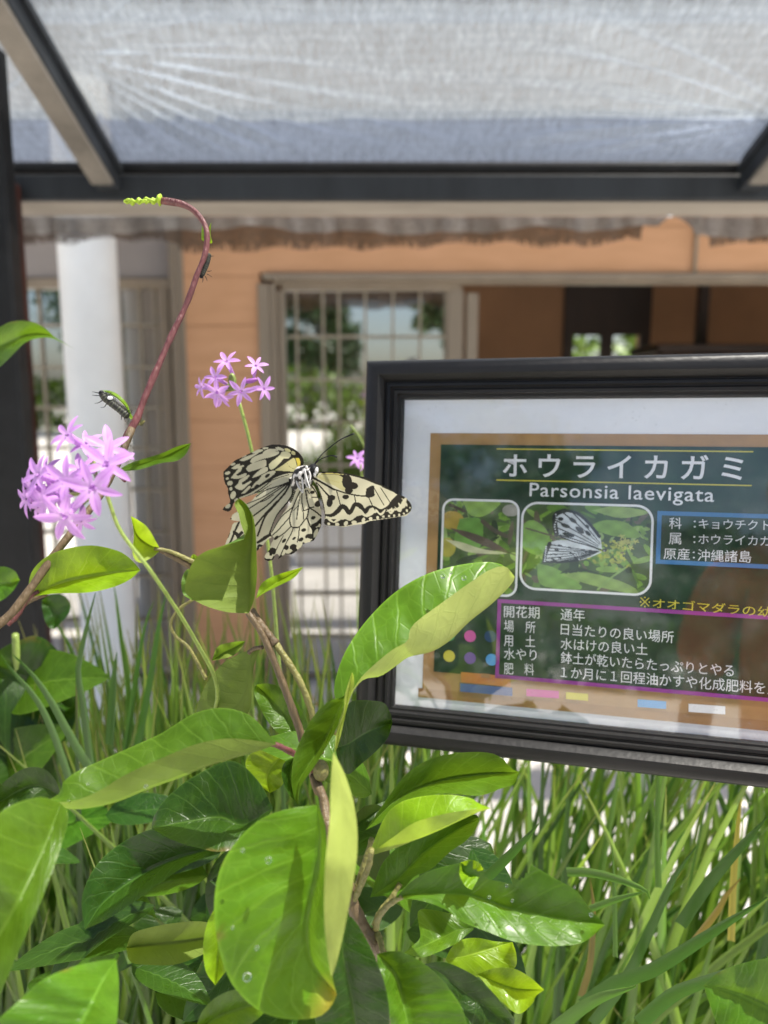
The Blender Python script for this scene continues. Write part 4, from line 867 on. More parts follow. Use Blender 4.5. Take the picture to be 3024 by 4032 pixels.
leaf(shrub, 'B', [(960, 640), (900, 740), (878, 850), (890, 960), (930, 1020)], [(960, 640), (950, 780), (940, 900), (930, 1020)], [(960, 640), (1010, 760), (1010, 900), (930, 1020)], (.37,) * 2, (.375,) * 2, (.37,) * 2, 'bright')
leaf(shrub, 'B', [(840, 1230), (870, 1140), (930, 1075), (1010, 1040), (1090, 1040), (1180, 1100)], [(840, 1230), (920, 1170), (1040, 1120), (1180, 1100)], [(840, 1230), (960, 1230), (1080, 1190), (1180, 1100)], (.36,) * 2, (.365,) * 2, (.36,) * 2, 'mid')
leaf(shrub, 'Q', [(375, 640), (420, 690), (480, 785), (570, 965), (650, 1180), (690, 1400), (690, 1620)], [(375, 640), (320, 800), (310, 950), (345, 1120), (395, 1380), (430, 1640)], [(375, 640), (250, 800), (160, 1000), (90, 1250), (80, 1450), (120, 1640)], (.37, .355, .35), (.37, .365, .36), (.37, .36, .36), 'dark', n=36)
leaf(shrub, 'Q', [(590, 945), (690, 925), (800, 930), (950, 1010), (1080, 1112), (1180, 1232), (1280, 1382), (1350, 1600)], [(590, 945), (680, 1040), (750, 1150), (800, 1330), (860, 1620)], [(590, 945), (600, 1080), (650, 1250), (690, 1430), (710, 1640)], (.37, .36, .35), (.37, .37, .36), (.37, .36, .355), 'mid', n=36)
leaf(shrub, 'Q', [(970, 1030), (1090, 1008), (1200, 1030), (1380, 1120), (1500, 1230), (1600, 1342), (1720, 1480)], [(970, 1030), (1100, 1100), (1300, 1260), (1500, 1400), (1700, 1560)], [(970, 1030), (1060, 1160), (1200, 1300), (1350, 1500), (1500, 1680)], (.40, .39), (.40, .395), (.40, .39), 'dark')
leaf(shrub, 'Q', [(1380, 700), (1200, 620), (1000, 580), (925, 600), (930, 700), (942, 812), (880, 880), (812, 935)], [(1380, 735), (1250, 750), (1170, 790), (1000, 868), (812, 937)], [(1380, 745), (1250, 850), (1180, 890), (1080, 935), (950, 975), (812, 940)], (.42, .43, .40), (.42, .42, .40), (.42, .41, .40), 'mid')
# right pointing leaf with the bite taken out of its edge
def bite(t, v): 
    return v < .30 and ((t - .475) / .115) ** 2 + ((v - .0) / .26) ** 2 < 1 + .12 * math.sin(t * 90)
leaf(shrub, 'C', [(50, 640), (120, 570), (200, 525), (290, 500), (345, 488), (440, 470), (560, 475), (640, 502), (740, 560), (830, 612), (890, 690), (955, 758)], [(50, 640), (200, 625), (380, 635), (540, 690), (700, 725), (850, 745), (955, 758)], [(50, 640), (160, 655), (260, 690), (350, 750), (450, 790), (560, 830), (700, 850), (830, 842), (890, 815), (955, 758)],
     (.385, .375, .37), (.385, .38, .37), (.385, .365, .365), 'mid', bulge=.05, n=64, m=16, hole=bite, label='long pointed leaf with a bite eaten out of its upper edge')
leaf(shrub, 'C', [(330, 490), (370, 478), (410, 490), (430, 520)], [(330, 490), (350, 530), (380, 540), (430, 520)], [(330, 490), (326, 540), (350, 590), (380, 608)], (.378,) * 2, (.382,) * 2, (.374,) * 2, 'bright', name='leaf_shred')
leaf(shrub, 'C', [(-80, 350), (30, 190), (100, 105), (200, 42), (330, 15), (450, 15), (512, 40), (548, 82), (585, 100)], [(-80, 350), (60, 215), (230, 142), (400, 112), (585, 100)], [(-80, 350), (60, 280), (150, 225), (250, 192), (410, 200), (500, 172), (560, 150), (585, 100)], (.40, .41, .41), (.40, .42, .415), (.40, .40, .40), 'mid', bulge=.07)
leaf(shrub, 'C', [(-60, 440), (0, 300), (60, 236), (150, 206), (270, 196), (370, 210), (410, 234), (462, 255)], [(-60, 460), (40, 430), (130, 395), (240, 350), (345, 300), (412, 270), (462, 255)], [(-60, 450), (40, 380), (130, 318), (250, 282), (370, 262), (462, 255)], (.40, .39, .385), (.40, .375, .38), (.40, .37, .378), 'bright', bulge=.05)
leaf(shrub, 'C', [(-60, 640), (-20, 520), (20, 460), (100, 395), (250, 320), (330, 290), (400, 283), (412, 300)], [(-60, 640), (60, 560), (180, 440), (320, 345), (412, 300)], [(-60, 640), (60, 620), (130, 552), (200, 520), (290, 440), (350, 400), (392, 350), (412, 300)], (.415, .42), (.415, .425), (.415, .41), 'mid')
leaf(shrub, 'C', [(265, 910), (290, 860), (330, 825), (400, 815), (480, 830), (555, 833)], [(265, 910), (360, 890), (460, 860), (555, 833)], [(265, 910), (330, 970), (450, 985), (560, 950), (572, 890), (555, 833)], (.42, .43), (.42, .43), (.42, .42), 'bright')
leaf(shrub, 'C', [(400, 972), (480, 945), (560, 948), (630, 985), (692, 1040)], [(400, 972), (480, 1010), (570, 1040), (692, 1040)], [(400, 972), (480, 1060), (575, 1142), (640, 1100), (655, 1068), (692, 1040)], (.40, .39), (.40, .40), (.40, .385), 'bright')
# leaves deep inside the shrub
rq = np.random.RandomState(21)
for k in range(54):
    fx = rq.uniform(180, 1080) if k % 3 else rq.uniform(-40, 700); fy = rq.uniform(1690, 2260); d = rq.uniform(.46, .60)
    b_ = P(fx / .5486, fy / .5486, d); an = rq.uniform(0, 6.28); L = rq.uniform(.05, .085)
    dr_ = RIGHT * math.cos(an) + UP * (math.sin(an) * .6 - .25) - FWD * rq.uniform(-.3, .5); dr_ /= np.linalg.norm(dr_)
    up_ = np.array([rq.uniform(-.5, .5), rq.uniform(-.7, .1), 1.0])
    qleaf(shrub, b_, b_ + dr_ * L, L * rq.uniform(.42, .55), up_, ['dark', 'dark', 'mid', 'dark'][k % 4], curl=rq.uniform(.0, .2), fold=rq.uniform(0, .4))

# ---- water drops on the leaves
def drops(parent, view, pts, d):
    for (x, y, r) in pts:
        q = V(view, [(x, y)])[0]; c = P(q[0], q[1], d); mb = MB(); rr = .72 * r / VIEWS[view][2] / FPX * d
        mb.ball((0, 0, 0), (rr, rr, rr * .6), 12, 8); dv = EYE - c; q4 = Vector(dv).to_track_quat('Z', 'Y')
        mb.v = [tuple(np.array(q4 @ Vector(p)) + c) for p in mb.v]; mb.build('water_drop', M['drop'], parent, True)
lv = {o.name: o for o in shrub.children}
def nearest_leaf(lbl): return next(o for o in shrub.children if o.get('label', '').startswith(lbl))
drops(nearest_leaf('largest round'), 'B', [(1048, 438, 12), (1160, 480, 20), (1068, 985, 26), (1005, 772, 10), (1110, 860, 14)], .322)
drops(nearest_leaf('long leaf folded'), 'D', [(265, 75, 14), (355, 82, 16), (300, 60, 10), (75, 400, 12)], .415)
drops(nearest_leaf('long leaf with'), 'B', [(630, 162, 11), (300, 225, 12), (380, 150, 9)], .352)
drops(nearest_leaf('long pointed'), 'C', [(530, 590, 9), (455, 640, 10), (555, 655, 9), (895, 715, 12)], .366)

# ================================================================== CLIMBING VINE with the caterpillars
vine = empty('climbing_vine', P(0, 2440, .42), 'thin red brown twining vine rising past the column with caterpillars on it', 'plant')
D_V = .47
stem(vine, 'F', [(-40, 1375), (20, 1330), (60, 1280), (120, 1195), (200, 1092), (245, 1020), (285, 925)], (.40, .42, .45), (.0024, .0019), M['stem_brown'])
stem(vine, 'K', [(330, 2290), (370, 2212), (440, 2090), (520, 1880), (640, 1600), (740, 1370), (860, 1120), (930, 950), (1000, 750), (1060, 600), (1082, 470), (1075, 350), (1030, 260), (950, 175), (850, 125), (740, 103), (660, 95)], (.45, .47, .48), (.0022, .0019, .0017, .0019), M['stem_red'], n=70)
bd = MB(); bp = pathP('K', [(320, 97), (380, 108), (440, 100), (520, 92), (580, 98), (640, 88), (665, 92), (720, 100)], .48, 40)
br = .0016 + .0008 * np.sin(np.linspace(0, 40, 40)) + .0016 * np.exp(-((np.linspace(0, 1, 40) - .82) / .07) ** 2); br[:3] *= .5
bd.tube(bp, br, 8)
for (a, b) in (((600, 100), (510, 65)), ((560, 108), (470, 120)), ((420, 105), (350, 125)), ((400, 100), (330, 88))): bd.tube(pathP('K', [a, ((a[0] + b[0]) / 2, a[1] - 14), b], .478, 6), (.0009, .0012, .0004), 6)
bd.build('bud', M['bud_green'], vine, True)
leaf(vine, 'K', [(1072, 462), (1035, 455), (1035, 350), (1045, 250)], [(1072, 462), (1055, 400), (1055, 330), (1045, 250)], [(1072, 462), (1075, 380), (1080, 310), (1045, 250)], (.478,) * 2, (.476,) * 2, (.478,) * 2, 'bright', name='leaflet', n=14, m=4)
leaf(vine, 'K', [(1090, 465), (1105, 480), (1132, 480), (1115, 400), (1122, 290)], [(1090, 465), (1110, 440), (1108, 380), (1122, 290)], [(1090, 465), (1098, 400), (1100, 340), (1122, 290)], (.478,) * 2, (.476,) * 2, (.478,) * 2, 'bright', name='leaflet', n=14, m=4)
leaf(vine, 'A', [(118, 388), (138, 275), (228, 196), (380, 162), (500, 182), (560, 217), (607, 268)], [(118, 388), (240, 335), (335, 308), (460, 286), (607, 268)], [(118, 388), (230, 370), (370, 366), (480, 345), (560, 310), (607, 268)], (.42, .41, .42), (.42, .42, .42), (.42, .405, .415), 'bright', bulge=.05, label='bright oval leaf on the vine below the lilac flowers')
stem(vine, 'A', [(30, 500), (75, 460), (120, 390), (170, 362)], (.415, .42), (.002, .0012), M['stem_red'], 'petiole')
stem(vine, 'A', [(60, 440), (130, 400), (200, 375)], (.425, .425), (.0022, .0008), M['stem_brown'], 'petiole')
leaf(vine, 'E', [(500, 940), (560, 905), (620, 885), (700, 860), (770, 830), (825, 818)], [(500, 940), (600, 910), (700, 880), (825, 818)], [(500, 940), (600, 932), (690, 905), (765, 893), (805, 862), (825, 818)], (.49, .50), (.49, .505), (.49, .495), 'mid')
stem(vine, 'E', [(540, 980), (500, 945), (480, 960)], (.48, .49), .0012, M['stem_red'], 'petiole')
nm = MB(); nm.ball(P(*V('K', [(440, 2105)])[0], .47), .0034); nm.tube(pathP('K', [(430, 2100), (470, 2120), (492, 2135)], .468, 6), (.0015, .0014, .0022), 8); nm.build('node', M['stem_olive'], vine, True)
leaf(vine, 'K', [(420, 2110), (372, 2085), (345, 2000), (270, 1915), (210, 1875), (120, 1832)], [(420, 2110), (378, 2060), (345, 1985), (270, 1905), (200, 1860), (120, 1832)], [(420, 2110), (385, 2045), (350, 1955), (280, 1880), (200, 1838), (120, 1832)], (.468,) * 2, (.466,) * 2, (.468,) * 2, 'bright', name='leaf_stub', n=24, m=5)

def caterpillar(view, pts, d, r, label, horns, side, bands):
    p = pathP(view, pts, d, 60); t = np.linspace(0, 1, 60)
    root = empty('caterpillar', p[30], label, 'caterpillar')
    rad = r * (1 + .13 * np.abs(np.sin(t * math.pi * 11))) * np.clip(np.minimum(t * 9 + .45, (1 - t) * 9 + .45), 0, 1)
    colr = np.where((np.sin(t * math.pi * 22) > .86)[:, None], np.array([[.09, .10, .06]]), np.array([[.022, .022, .018]]))
    mb = MB(); mb.tube(p, rad, 12, col=colr); mb.build('body', M['fur'], root, True)
    sb = MB()
    ax = np.gradient(p, axis=0); ax /= np.linalg.norm(ax, axis=1)[:, None]
    for i in range(4, 57, 4):
        sdv = np.cross(ax[i], FWD) * side
        for k in (-.8, 0, .8):
            dv = sdv + FWD * k * .8; dv /= np.linalg.norm(dv); L = r * (1.25 + .4 * math.sin(i * 1.7 + k))
            sb.tube([p[i], p[i] + dv * (rad[i] + L * .5), p[i] + dv * (rad[i] + L) + ax[i] * r * .3 * math.sin(i)], (r * .14, r * .09, r * .03), 5, cap=False)
    sb.build('bristles', M['black_paint'], root, True)
    for (a, b, c) in horns:
        q = pathP(view, [a, b, c], d - .001, 10); hb = MB(); hb.tube(q, (r * .16, r * .13, r * .05), 6); hb.build('tentacle', M['black_paint'], root, True)
    if bands:
        wb = MB(); c = P(*V(view, [bands])[0], d - r * .8); wb.ball(c, (r * .9, r * .5, r * .6)); wb.build('white_spot', M['pr_white'], root, True)
    hd = MB(); hd.ball(p[0], r * .85, 12, 8); hd.build('head', M['black_paint'], root, True)
    return root
caterpillar('K', [(115, 1858), (150, 1905), (205, 1950), (265, 1995), (320, 2040), (360, 2080)], .466, .0020, 'black banded caterpillar with bristles under the green leaf stub on the vine', [((100, 1860), (60, 1850), (28, 1845)), ((110, 1880), (70, 1880), (30, 1876)), ((130, 1920), (90, 1945), (52, 1952)), ((165, 1950), (140, 1985), (105, 1988)), ((320, 2060), (330, 2100), (332, 2122)), ((300, 2050), (298, 2085), (296, 2105))], 1, (195, 1902))
caterpillar('K', [(1030, 785), (1050, 740), (1072, 690), (1090, 630), (1098, 575)], .478, .0016, 'dark spiny caterpillar clinging to the vine below its curled tip', [((1085, 740), (1110, 740), (1125, 732)), ((1080, 765), (1110, 780), (1132, 797)), ((1065, 785), (1078, 810), (1084, 832)), ((1045, 795), (1046, 820), (1040, 845)), ((1105, 600), (1125, 602), (1148, 600))], 1, None)

# ---- other leafy plants at the edges
bl = empty('broad_leaf_plant', P(40, 3300, .75), 'broad leaved plant with large dull leaves low on the left behind the grass', 'plant')
bl.location.z = .41
leaf(bl, 'A', [(-60, 660), (20, 600), (80, 575), (150, 552), (225, 590), (285, 670), (320, 760)], [(-60, 660), (60, 720), (180, 780), (250, 830), (320, 900)], [(-60, 660), (-40, 900), (60, 1080), (200, 1060), (300, 980), (330, 880), (320, 760)], (.66, .70), (.68, .70), (.66, .68), 'dark', bulge=.09)
leaf(bl, 'A', [(-80, 300), (0, 255), (60, 270), (86, 312)], [(-80, 350), (0, 330), (50, 325), (86, 312)], [(-80, 420), (0, 402), (50, 365), (86, 312)], (.60,) * 2, (.605,) * 2, (.60,) * 2, 'mid')
leaf(bl, 'A', [(180, 400), (220, 372), (270, 375), (303, 410), (295, 460), (235, 525)], [(180, 400), (220, 430), (240, 470), (235, 525)], [(180, 400), (185, 450), (205, 510), (235, 525)], (.68,) * 2, (.685,) * 2, (.68,) * 2, 'dark')
for k, (fx, fy, L, a) in enumerate(((20, 1500, .11, .3), (70, 1620, .10, 2.6), (-10, 1720, .12, .9), (110, 1700, .10, 2.2), (60, 1800, .1, .4), (140, 1850, .09, 2.9))):
    b_ = P(fx / .5486, fy / .5486, .70); dr_ = RIGHT * math.cos(a) + UP * math.sin(a) * .7 - FWD * .3; dr_ /= np.linalg.norm(dr_); qleaf(bl, b_, b_ + dr_ * L, L * .55, np.array([.1, -.8, .7]), 'dark' if k % 2 else 'mid', .12, .2)
mb = MB(); mb.tube([(P(40, 3300, .72)[0], P(40, 3300, .72)[1], .41), P(60, 3000, .72), P(70, 2700, .70), P(60, 2500, .66)], (.005, .004, .003), 8)
for (fx, fy) in ((20, 1500), (70, 1620), (-10, 1720), (110, 1700), (60, 1800), (140, 1850)): mb.tube([P(60, 3000, .72), P(fx / .5486, fy / .5486, .70)], .0014, 6)
mb.build('stem', M['stem_green'], bl, True)
el = empty('twining_leaf_stem', P(-330, 1700, .42), 'blurred drooping green leaf on a stem at the left edge beside the black post', 'plant')
leaf(el, 'E', [(-160, 420), (-60, 350), (0, 315), (60, 290), (140, 294), (200, 325), (240, 362), (326, 412)], [(-160, 460), (-60, 420), (40, 380), (120, 350), (210, 350), (326, 412)], [(-160, 560), (-60, 525), (0, 487), (60, 430), (110, 382), (180, 362), (240, 370), (326, 412)], (.36, .34, .35), (.36, .345, .35), (.36, .335, .348), 'mid', bulge=.1)
mb = MB(); mb.tube([P(*V('E', [(-155, 470)])[0], .36), P(-280, 1700, .38), P(-330, 2400, .45), P(-330, 3600, .55)], (.0012, .0018, .0022, .0025), 8); mb.build('stem', M['stem_brown'], el, True)
rp = empty('corner_leaf_plant', P(2950, 4300, .42), 'shiny green leaf pushing in at the bottom right corner', 'plant')
leaf(rp, 'C', [(1380, 1020), (1450, 962), (1560, 922), (1700, 905), (1850, 960)], [(1380, 1020), (1500, 1050), (1620, 1100), (1850, 1220)], [(1380, 1020), (1410, 1110), (1450, 1210), (1520, 1320), (1700, 1420)], (.40, .38), (.40, .39), (.40, .38), 'mid', bulge=.08)
mb = MB(); mb.tube([P(*V('C', [(1840, 1200)])[0], .39), P(3250, 4200, .42), P(3100, 4700, .5)], (.0014, .002, .0025), 8); mb.build('stem', M['stem_brown'], rp, True)

# ================================================================== SOCIETY GARLIC FLOWERS
def floret(parent, c, face, r, roll, rs, spread=.45):
    c = np.asarray(c); n = np.asarray(face, float); n /= np.linalg.norm(n); a = np.cross(n, [0, 0, 1.]); a /= np.linalg.norm(a); b = np.cross(n, a)
    tb = MB(); q = np.linspace(0, 1, 7); tb.tube([c - n * r * 1.25 * (1 - s) for s in q], [r * (.10 + .07 * s) for s in q], 10, cap=False)
    for k in range(3): an = roll + k * 2.094; tb.tube([c + (a * math.cos(an) + b * math.sin(an)) * r * .08, c + (a * math.cos(an) + b * math.sin(an)) * r * .11 + n * r * .16], (r * .05, r * .03), 6)
    fl = tb.build('floret', M['petal'], parent, True)
    fl.data.uv_layers.new(name='UVMap')
    for k in range(6):
        an = roll + k * math.pi / 3 + rs.uniform(-.08, .08); L = r * rs.uniform(.92, 1.08) * (1 if k % 2 else .95); W_ = r * (.33 if k % 2 else .26); rec = spread + rs.uniform(-.12, .12)
        e = a * math.cos(an) + b * math.sin(an); s_ = np.cross(n, e); v = []; uv = []; N, Mx = 10, 5
        for i in range(N):
            t = i / (N - 1); wd = W_ / 2 * (math.sin(math.pi * (.10 + .90 * t) ** .85) ** .8) if t < 1 else 0
            p = c + e * L * (.10 + .90 * t) * math.cos(rec * .6 * t) + n * (r * .10 + L * rec * (t - .75 * t * t * 1.25) * .6)
            for j in range(Mx):
                s = j / (Mx - 1) * 2 - 1; v.append(p + s_ * s * wd + n * wd * .25 * abs(s)); uv.append((t, (s + 1) / 2))
        f = [(i * Mx + j, i * Mx + j + 1, i * Mx + Mx + j + 1, i * Mx + Mx + j) for i in range(N - 1) for j in range(Mx - 1)]
        put('petal', v, f, M['petal'], fl, True, uv)
    return fl
def umbel(label, view, d, hub, florets, stalk, sd, sr, seed):
    rs = np.random.RandomState(seed); hp = P(*V(view, [hub])[0], d); base = pathP(*stalk[:2], sd, 30)
    root = empty('garlic_flower', base[-1], label, 'flower')
    mb = MB(); mb.tube(base, sr, 9); mb.build('stalk', M['stem_green'], root, True)
    for (x, y, r, fx, fz, dd) in florets:
        c = P(*V(view, [(x, y)])[0], d + dd); rr = 1.05 * r / VIEWS[view][2] / FPX * d
        fc = -FWD * 1.0 + RIGHT * fx + UP * fz; fl = floret(root, c, fc, rr, rs.rand() * 6, rs)
        n = fc / np.linalg.norm(fc); e = c - n * rr * 1.25
        mb = MB(); mb.tube([hp, (hp + e) / 2 + np.array([0, 0, -.001]), e], (.0006, .0006, .0009), 6); mb.build('pedicel', M['stem_green'], root, True)
    return root
umbel('large cluster of lilac star flowers in front of the white column', 'V', .36, (1080, 870),
      [(755, 330, 265, -.6, .6, .012), (1180, 470, 300, .5, .5, .008), (1160, 640, 330, .4, .2, -.004), (740, 820, 290, -.1, .1, -.006), (1015, 885, 330, .2, -.1, -.014), (715, 1185, 330, -.1, -.5, -.010),
       (440, 760, 270, -.6, .3, .004), (360, 900, 250, -.8, 0, .010), (520, 1030, 260, -.5, -.3, .004), (430, 1090, 190, -.7, -.5, .014), (940, 420, 220, .1, .9, .02), (880, 1230, 200, .3, -.9, .012), (640, 960, 250, -.3, -.2, .010), (310, 1010, 210, -.9, -.2, .012), (500, 720, 230, -.3, .7, .014), (880, 700, 230, 0, .6, .016)],
      ('F', [(418, 1640), (470, 1500), (420, 1380), (330, 1240), (262, 1150), (238, 1090), (225, 1050)][::-1]), (.365, .37, .42, .5), (.00095, .0010, .0013), 4)
umbel('smaller cluster of lilac star flowers against the orange wall', 'U', .52, (870, 860),
      [(715, 470, 215, -.2, .6, .0), (1130, 530, 190, .3, .6, .004), (560, 690, 210, -.4, .2, -.004), (360, 830, 180, -.9, 0, .006), (580, 900, 230, -.3, -.4, -.008), (920, 890, 225, .1, -.2, -.012), (1240, 850, 200, .8, -.1, .002), (640, 960, 190, -.1, -.9, .006)],
      ('F', [(620, 1650), (600, 1400), (582, 1200), (545, 980), (515, 862)][::-1]), (.52, .53, .56), (.0012, .0013, .0016), 9)
bb = MB(); c = P(*V('U', [(790, 740)])[0], .522); bb.ball(c, (.0028, .0028, .0055), 10, 8); bb.build('spathe', M['stem_green'], [o for o in S.objects if o.name.startswith('garlic_flower')][-1], True)
bb = MB(); bb.tube(pathP('U', [(960, 750), (1060, 735), (1150, 712)], .52, 8), (.001, .0019, .001), 8); bb.build('flower_bud', simple('lilac_bud', (.30, .10, .36), .5, .1, 80), [o for o in S.objects if o.name.startswith('garlic_flower') and o.parent is None][-1], True)
umbel('single small lilac flower showing at the left edge of the sign frame', 'F', .66, (778, 1003), [(772, 992, 26, -.2, .5, 0), (784, 1000, 24, .6, .2, .004)], ('F', [(790, 1400), (800, 1150), (786, 1060), (778, 1003)][::-1]), (.66, .70), (.0010, .0013), 12)
umbel('slender green flower stalk rising beside the sign frame', 'F', .72, (757, 918), [], ('F', [(800, 1500), (812, 1150), (790, 975), (757, 918)][::-1]), (.70, .74), (.0008, .0013), 13)

# ================================================================== BUTTERFLY
BODY = P(*V('Y', [(1440, 700)])[0], .47)
bf = empty('butterfly', BODY, 'pale butterfly with black veins and spots, wings spread beside the sign', 'butterfly')
PW = (.55, .52, .36); YL = (.48, .45, .22); BK = (.022, .019, .013); YS = (.56, .46, .07)
def wingmesh(name, view, outline, ops, base, depth, step=2.0, bump=0.0, veil=None):
    ox, oy, k = VIEWS[view]; ol = spline(outline + [outline[0]], len(outline) * 6)[:-1]; lo, hi = ol.min(0), ol.max(0); st = step * k
    nx, ny = int((hi[0] - lo[0]) / st) + 2, int((hi[1] - lo[1]) / st) + 2
    gx, gy = np.meshgrid(lo[0] - st * .2 + st * np.arange(nx), lo[1] - st * .2 + st * np.arange(ny)); q = np.c_[gx.ravel(), gy.ravel()]
    keep = inpoly(q, ol).reshape(ny, nx); c = paint(q, ops, base); c *= (1 + .08 * np.sin(q[:, 0] * .013 + q[:, 1] * .017))[:, None]
    if veil is not None: c *= veil(q)[:, None]
    v = np.array([P(ox + a / k, oy + b / k, depth(a, b)) for a, b in q]); v, f, c = compact(v, grid_faces(nx, ny, keep), c)
    return put(name, v, f, M['wing'], bf, True, cols=c)
# left forewing (black ground with pale cells)
ol = [(1345, 620), (1385, 560), (1395, 480), (1370, 400), (1290, 310), (1150, 235), (1000, 206), (880, 206), (760, 238), (560, 322), (400, 402), (260, 470), (170, 560), (80, 650), (80, 720), (98, 830), (150, 930), (152, 1000), (185, 1140), (120, 1200), (62, 1262), (80, 1288), (195, 1298), (262, 1160), (355, 1095), (560, 1035), (760, 960), (950, 860), (1160, 760), (1270, 700)]
def pl(c, *p): return ('poly', c, list(p))
def grow(ops, w_):
    out = []
    for o in ops:
        out.append(o)
        if o[0] == 'poly' and o[1] is not BK: out.append(('line', o[1], w_, o[2] + [o[2][0]]))
    return out
ops = [pl(PW, (340, 1080), (500, 1015), (620, 945), (790, 840), (950, 745), (1120, 690), (1260, 680), (1270, 720), (1170, 750), (1000, 800), (820, 890), (640, 1000), (500, 1060), (390, 1100)),
 pl(PW, (535, 925), (590, 850), (640, 800), (690, 730), (800, 665), (900, 640), (930, 660), (860, 730), (740, 810), (640, 880)),
 ('ell', BK, (800, 718, 48, 24, -40)), ('ell', BK, (560, 830, 55, 28, -45)), ('line', BK, (30, 44, 20), [(560, 830), (620, 790), (690, 725)]), ('ell', BK, (620, 890, 45, 22, -35)), ('line', BK, 16, [(540, 960), (640, 900), (760, 830), (870, 740), (950, 670)]), ('line', BK, 18, [(590, 1000), (700, 930), (800, 850), (850, 800)]), ('ell', BK, (840, 805, 45, 18, -40)), ('line', BK, 12, [(850, 800), (1000, 745), (1150, 700)]), ('line', BK, 10, [(640, 1000), (800, 900), (940, 830), (1150, 770)]), ('line', BK, 10, [(420, 1075), (560, 1015), (700, 960), (850, 870)]), ('ell', BK, (440, 990, 50, 25, -35)),
 pl(PW, (380, 1010), (500, 890), (522, 905), (480, 955), (430, 1000)),
 pl(YL, (925, 632), (1060, 545), (1190, 452), (1240, 438), (1262, 500), (1280, 640), (1100, 637)), ('line', BK, 5, [(1120, 520), (1180, 580), (1240, 610)]), ('line', (.40, .36, .14), 4, [(1100, 560), (1230, 600)]),
 pl(YS, (1262, 430), (1312, 440), (1335, 510), (1322, 580), (1300, 604), (1292, 520)),
 pl((.54, .52, .32), (1040, 330), (1110, 330), (1180, 375), (1140, 430), (1070, 435), (1000, 510), (940, 570), (890, 605), (850, 610), (826, 560), (850, 510), (940, 440), (1000, 390)),
 pl(YL, (1190, 330), (1220, 320), (1252, 350), (1245, 375), (1200, 362)), pl(YL, (1085, 273), (1130, 280), (1172, 308), (1165, 332), (1100, 316)), pl(PW, (935, 260), (990, 255), (1062, 290), (1050, 307), (960, 286)),
 pl(PW, (725, 352), (780, 300), (870, 280), (960, 293), (970, 305), (850, 327), (760, 352)), pl(PW, (720, 265), (800, 255), (807, 270), (740, 282)), pl(PW, (550, 342), (620, 300), (700, 288), (727, 300), (680, 330), (600, 352)),
 pl(PW, (520, 490), (560, 430), (640, 390), (780, 345), (920, 323), (987, 330), (960, 370), (850, 412), (760, 432), (640, 472), (560, 507)), pl(PW, (345, 467), (430, 418), (540, 380), (645, 348), (560, 402), (520, 430), (420, 472)),
 pl(PW, (455, 602), (500, 550), (580, 510), (700, 473), (765, 463), (782, 520), (760, 567), (660, 602), (560, 634), (490, 647)), pl(PW, (550, 752), (620, 680), (700, 610), (780, 578), (807, 600), (790, 642), (720, 682), (640, 722)),
 pl(PW, (215, 602), (280, 550), (350, 528), (332, 560), (412, 550), (400, 572), (300, 602)), pl(PW, (205, 757), (260, 690), (330, 610), (382, 588), (360, 640), (290, 700), (330, 720), (440, 680), (457, 690), (420, 732), (320, 762)),
 pl(PW, (270, 902), (330, 840), (350, 790), (480, 713), (502, 720), (450, 780), (380, 830), (400, 870), (520, 808), (532, 820), (460, 880), (380, 947), (300, 927))]
for e in ((235, 530, 42, 20, -20), (150, 675, 46, 26, -15), (145, 765, 28, 18, -20), (188, 840, 46, 38, -30), (240, 1035, 42, 66, 20), (205, 930, 26, 30, 20), (420, 398, 40, 12, -25), (290, 1118, 38, 26, -40), (152, 1212, 48, 36, -35)): ops.append(('ell', PW, e))
def dLF(x, y): return .470 + .00003 * (1400 - x) - .010 * math.exp(-((x - 1200) / 250) ** 2 - ((y - 350) / 200) ** 2)
wingmesh('forewing', 'Y', ol, grow(ops, 9), BK, dLF)
# left hindwing
ol = [(1200, 770), (1080, 740), (900, 830), (720, 960), (620, 1030), (540, 1120), (440, 1180), (330, 1285), (225, 1350), (210, 1400), (178, 1420), (215, 1445), (330, 1470), (240, 1490), (200, 1600), (150, 1725), (108, 1850), (180, 1870), (420, 1860), (560, 1960), (632, 1950), (720, 1870), (790, 1780), (885, 1710), (860, 1640), (960, 1380), (1150, 1150), (1225, 1000)]
hub = (1195, 800)
ops = [('line', BK, 19, [hub, (1000, 880), (760, 960), (620, 1060)]), ('line', BK, 16, [hub, (950, 930), (700, 1080), (440, 1185)]), ('line', BK, 19, [hub, (960, 960), (760, 1090), (500, 1255)]), ('line', BK, 24, [hub, (1000, 1010), (800, 1200), (570, 1375)]), ('line', BK, 30, [hub, (1080, 1010), (900, 1200), (740, 1370), (600, 1540)]),
 ('line', BK, 16, [(900, 1030), (760, 1120), (640, 1160)]), ('line', BK, 35, [(1210, 850), (1215, 1000), (1150, 1130), (960, 1370), (840, 1660)]), ('line', BK, 32, [(1080, 1010), (900, 1220), (760, 1390), (640, 1700)]), ('line', BK, (40, 60, 40), [(640, 1810), (720, 1760), (830, 1690), (890, 1700)]), ('line', BK, 40, [(640, 1950), (660, 1860), (720, 1870)]), ('line', BK, 35, [(860, 1620), (845, 1680)]),
 ('ell', BK, (1185, 790, 40, 34, 20)), ('line', BK, 35, [(335, 1480), (262, 1640), (240, 1700), (182, 1840)]), ('line', BK, 59, [(262, 1640), (320, 1700), (330, 1740)]), ('line', BK, 54, [(330, 1700), (380, 1650)]), ('line', BK, 30, [(150, 1725), (175, 1660)]), ('ell', BK, (190, 1420, 26, 16)), ('line', BK, 40, [(400, 1780), (420, 1720)])]
wingmesh('hindwing', 'Y', ol, ops, (.54, .515, .37), lambda x, y: .474 + .00002 * (1300 - x) + .004 * math.sin(y * .004))
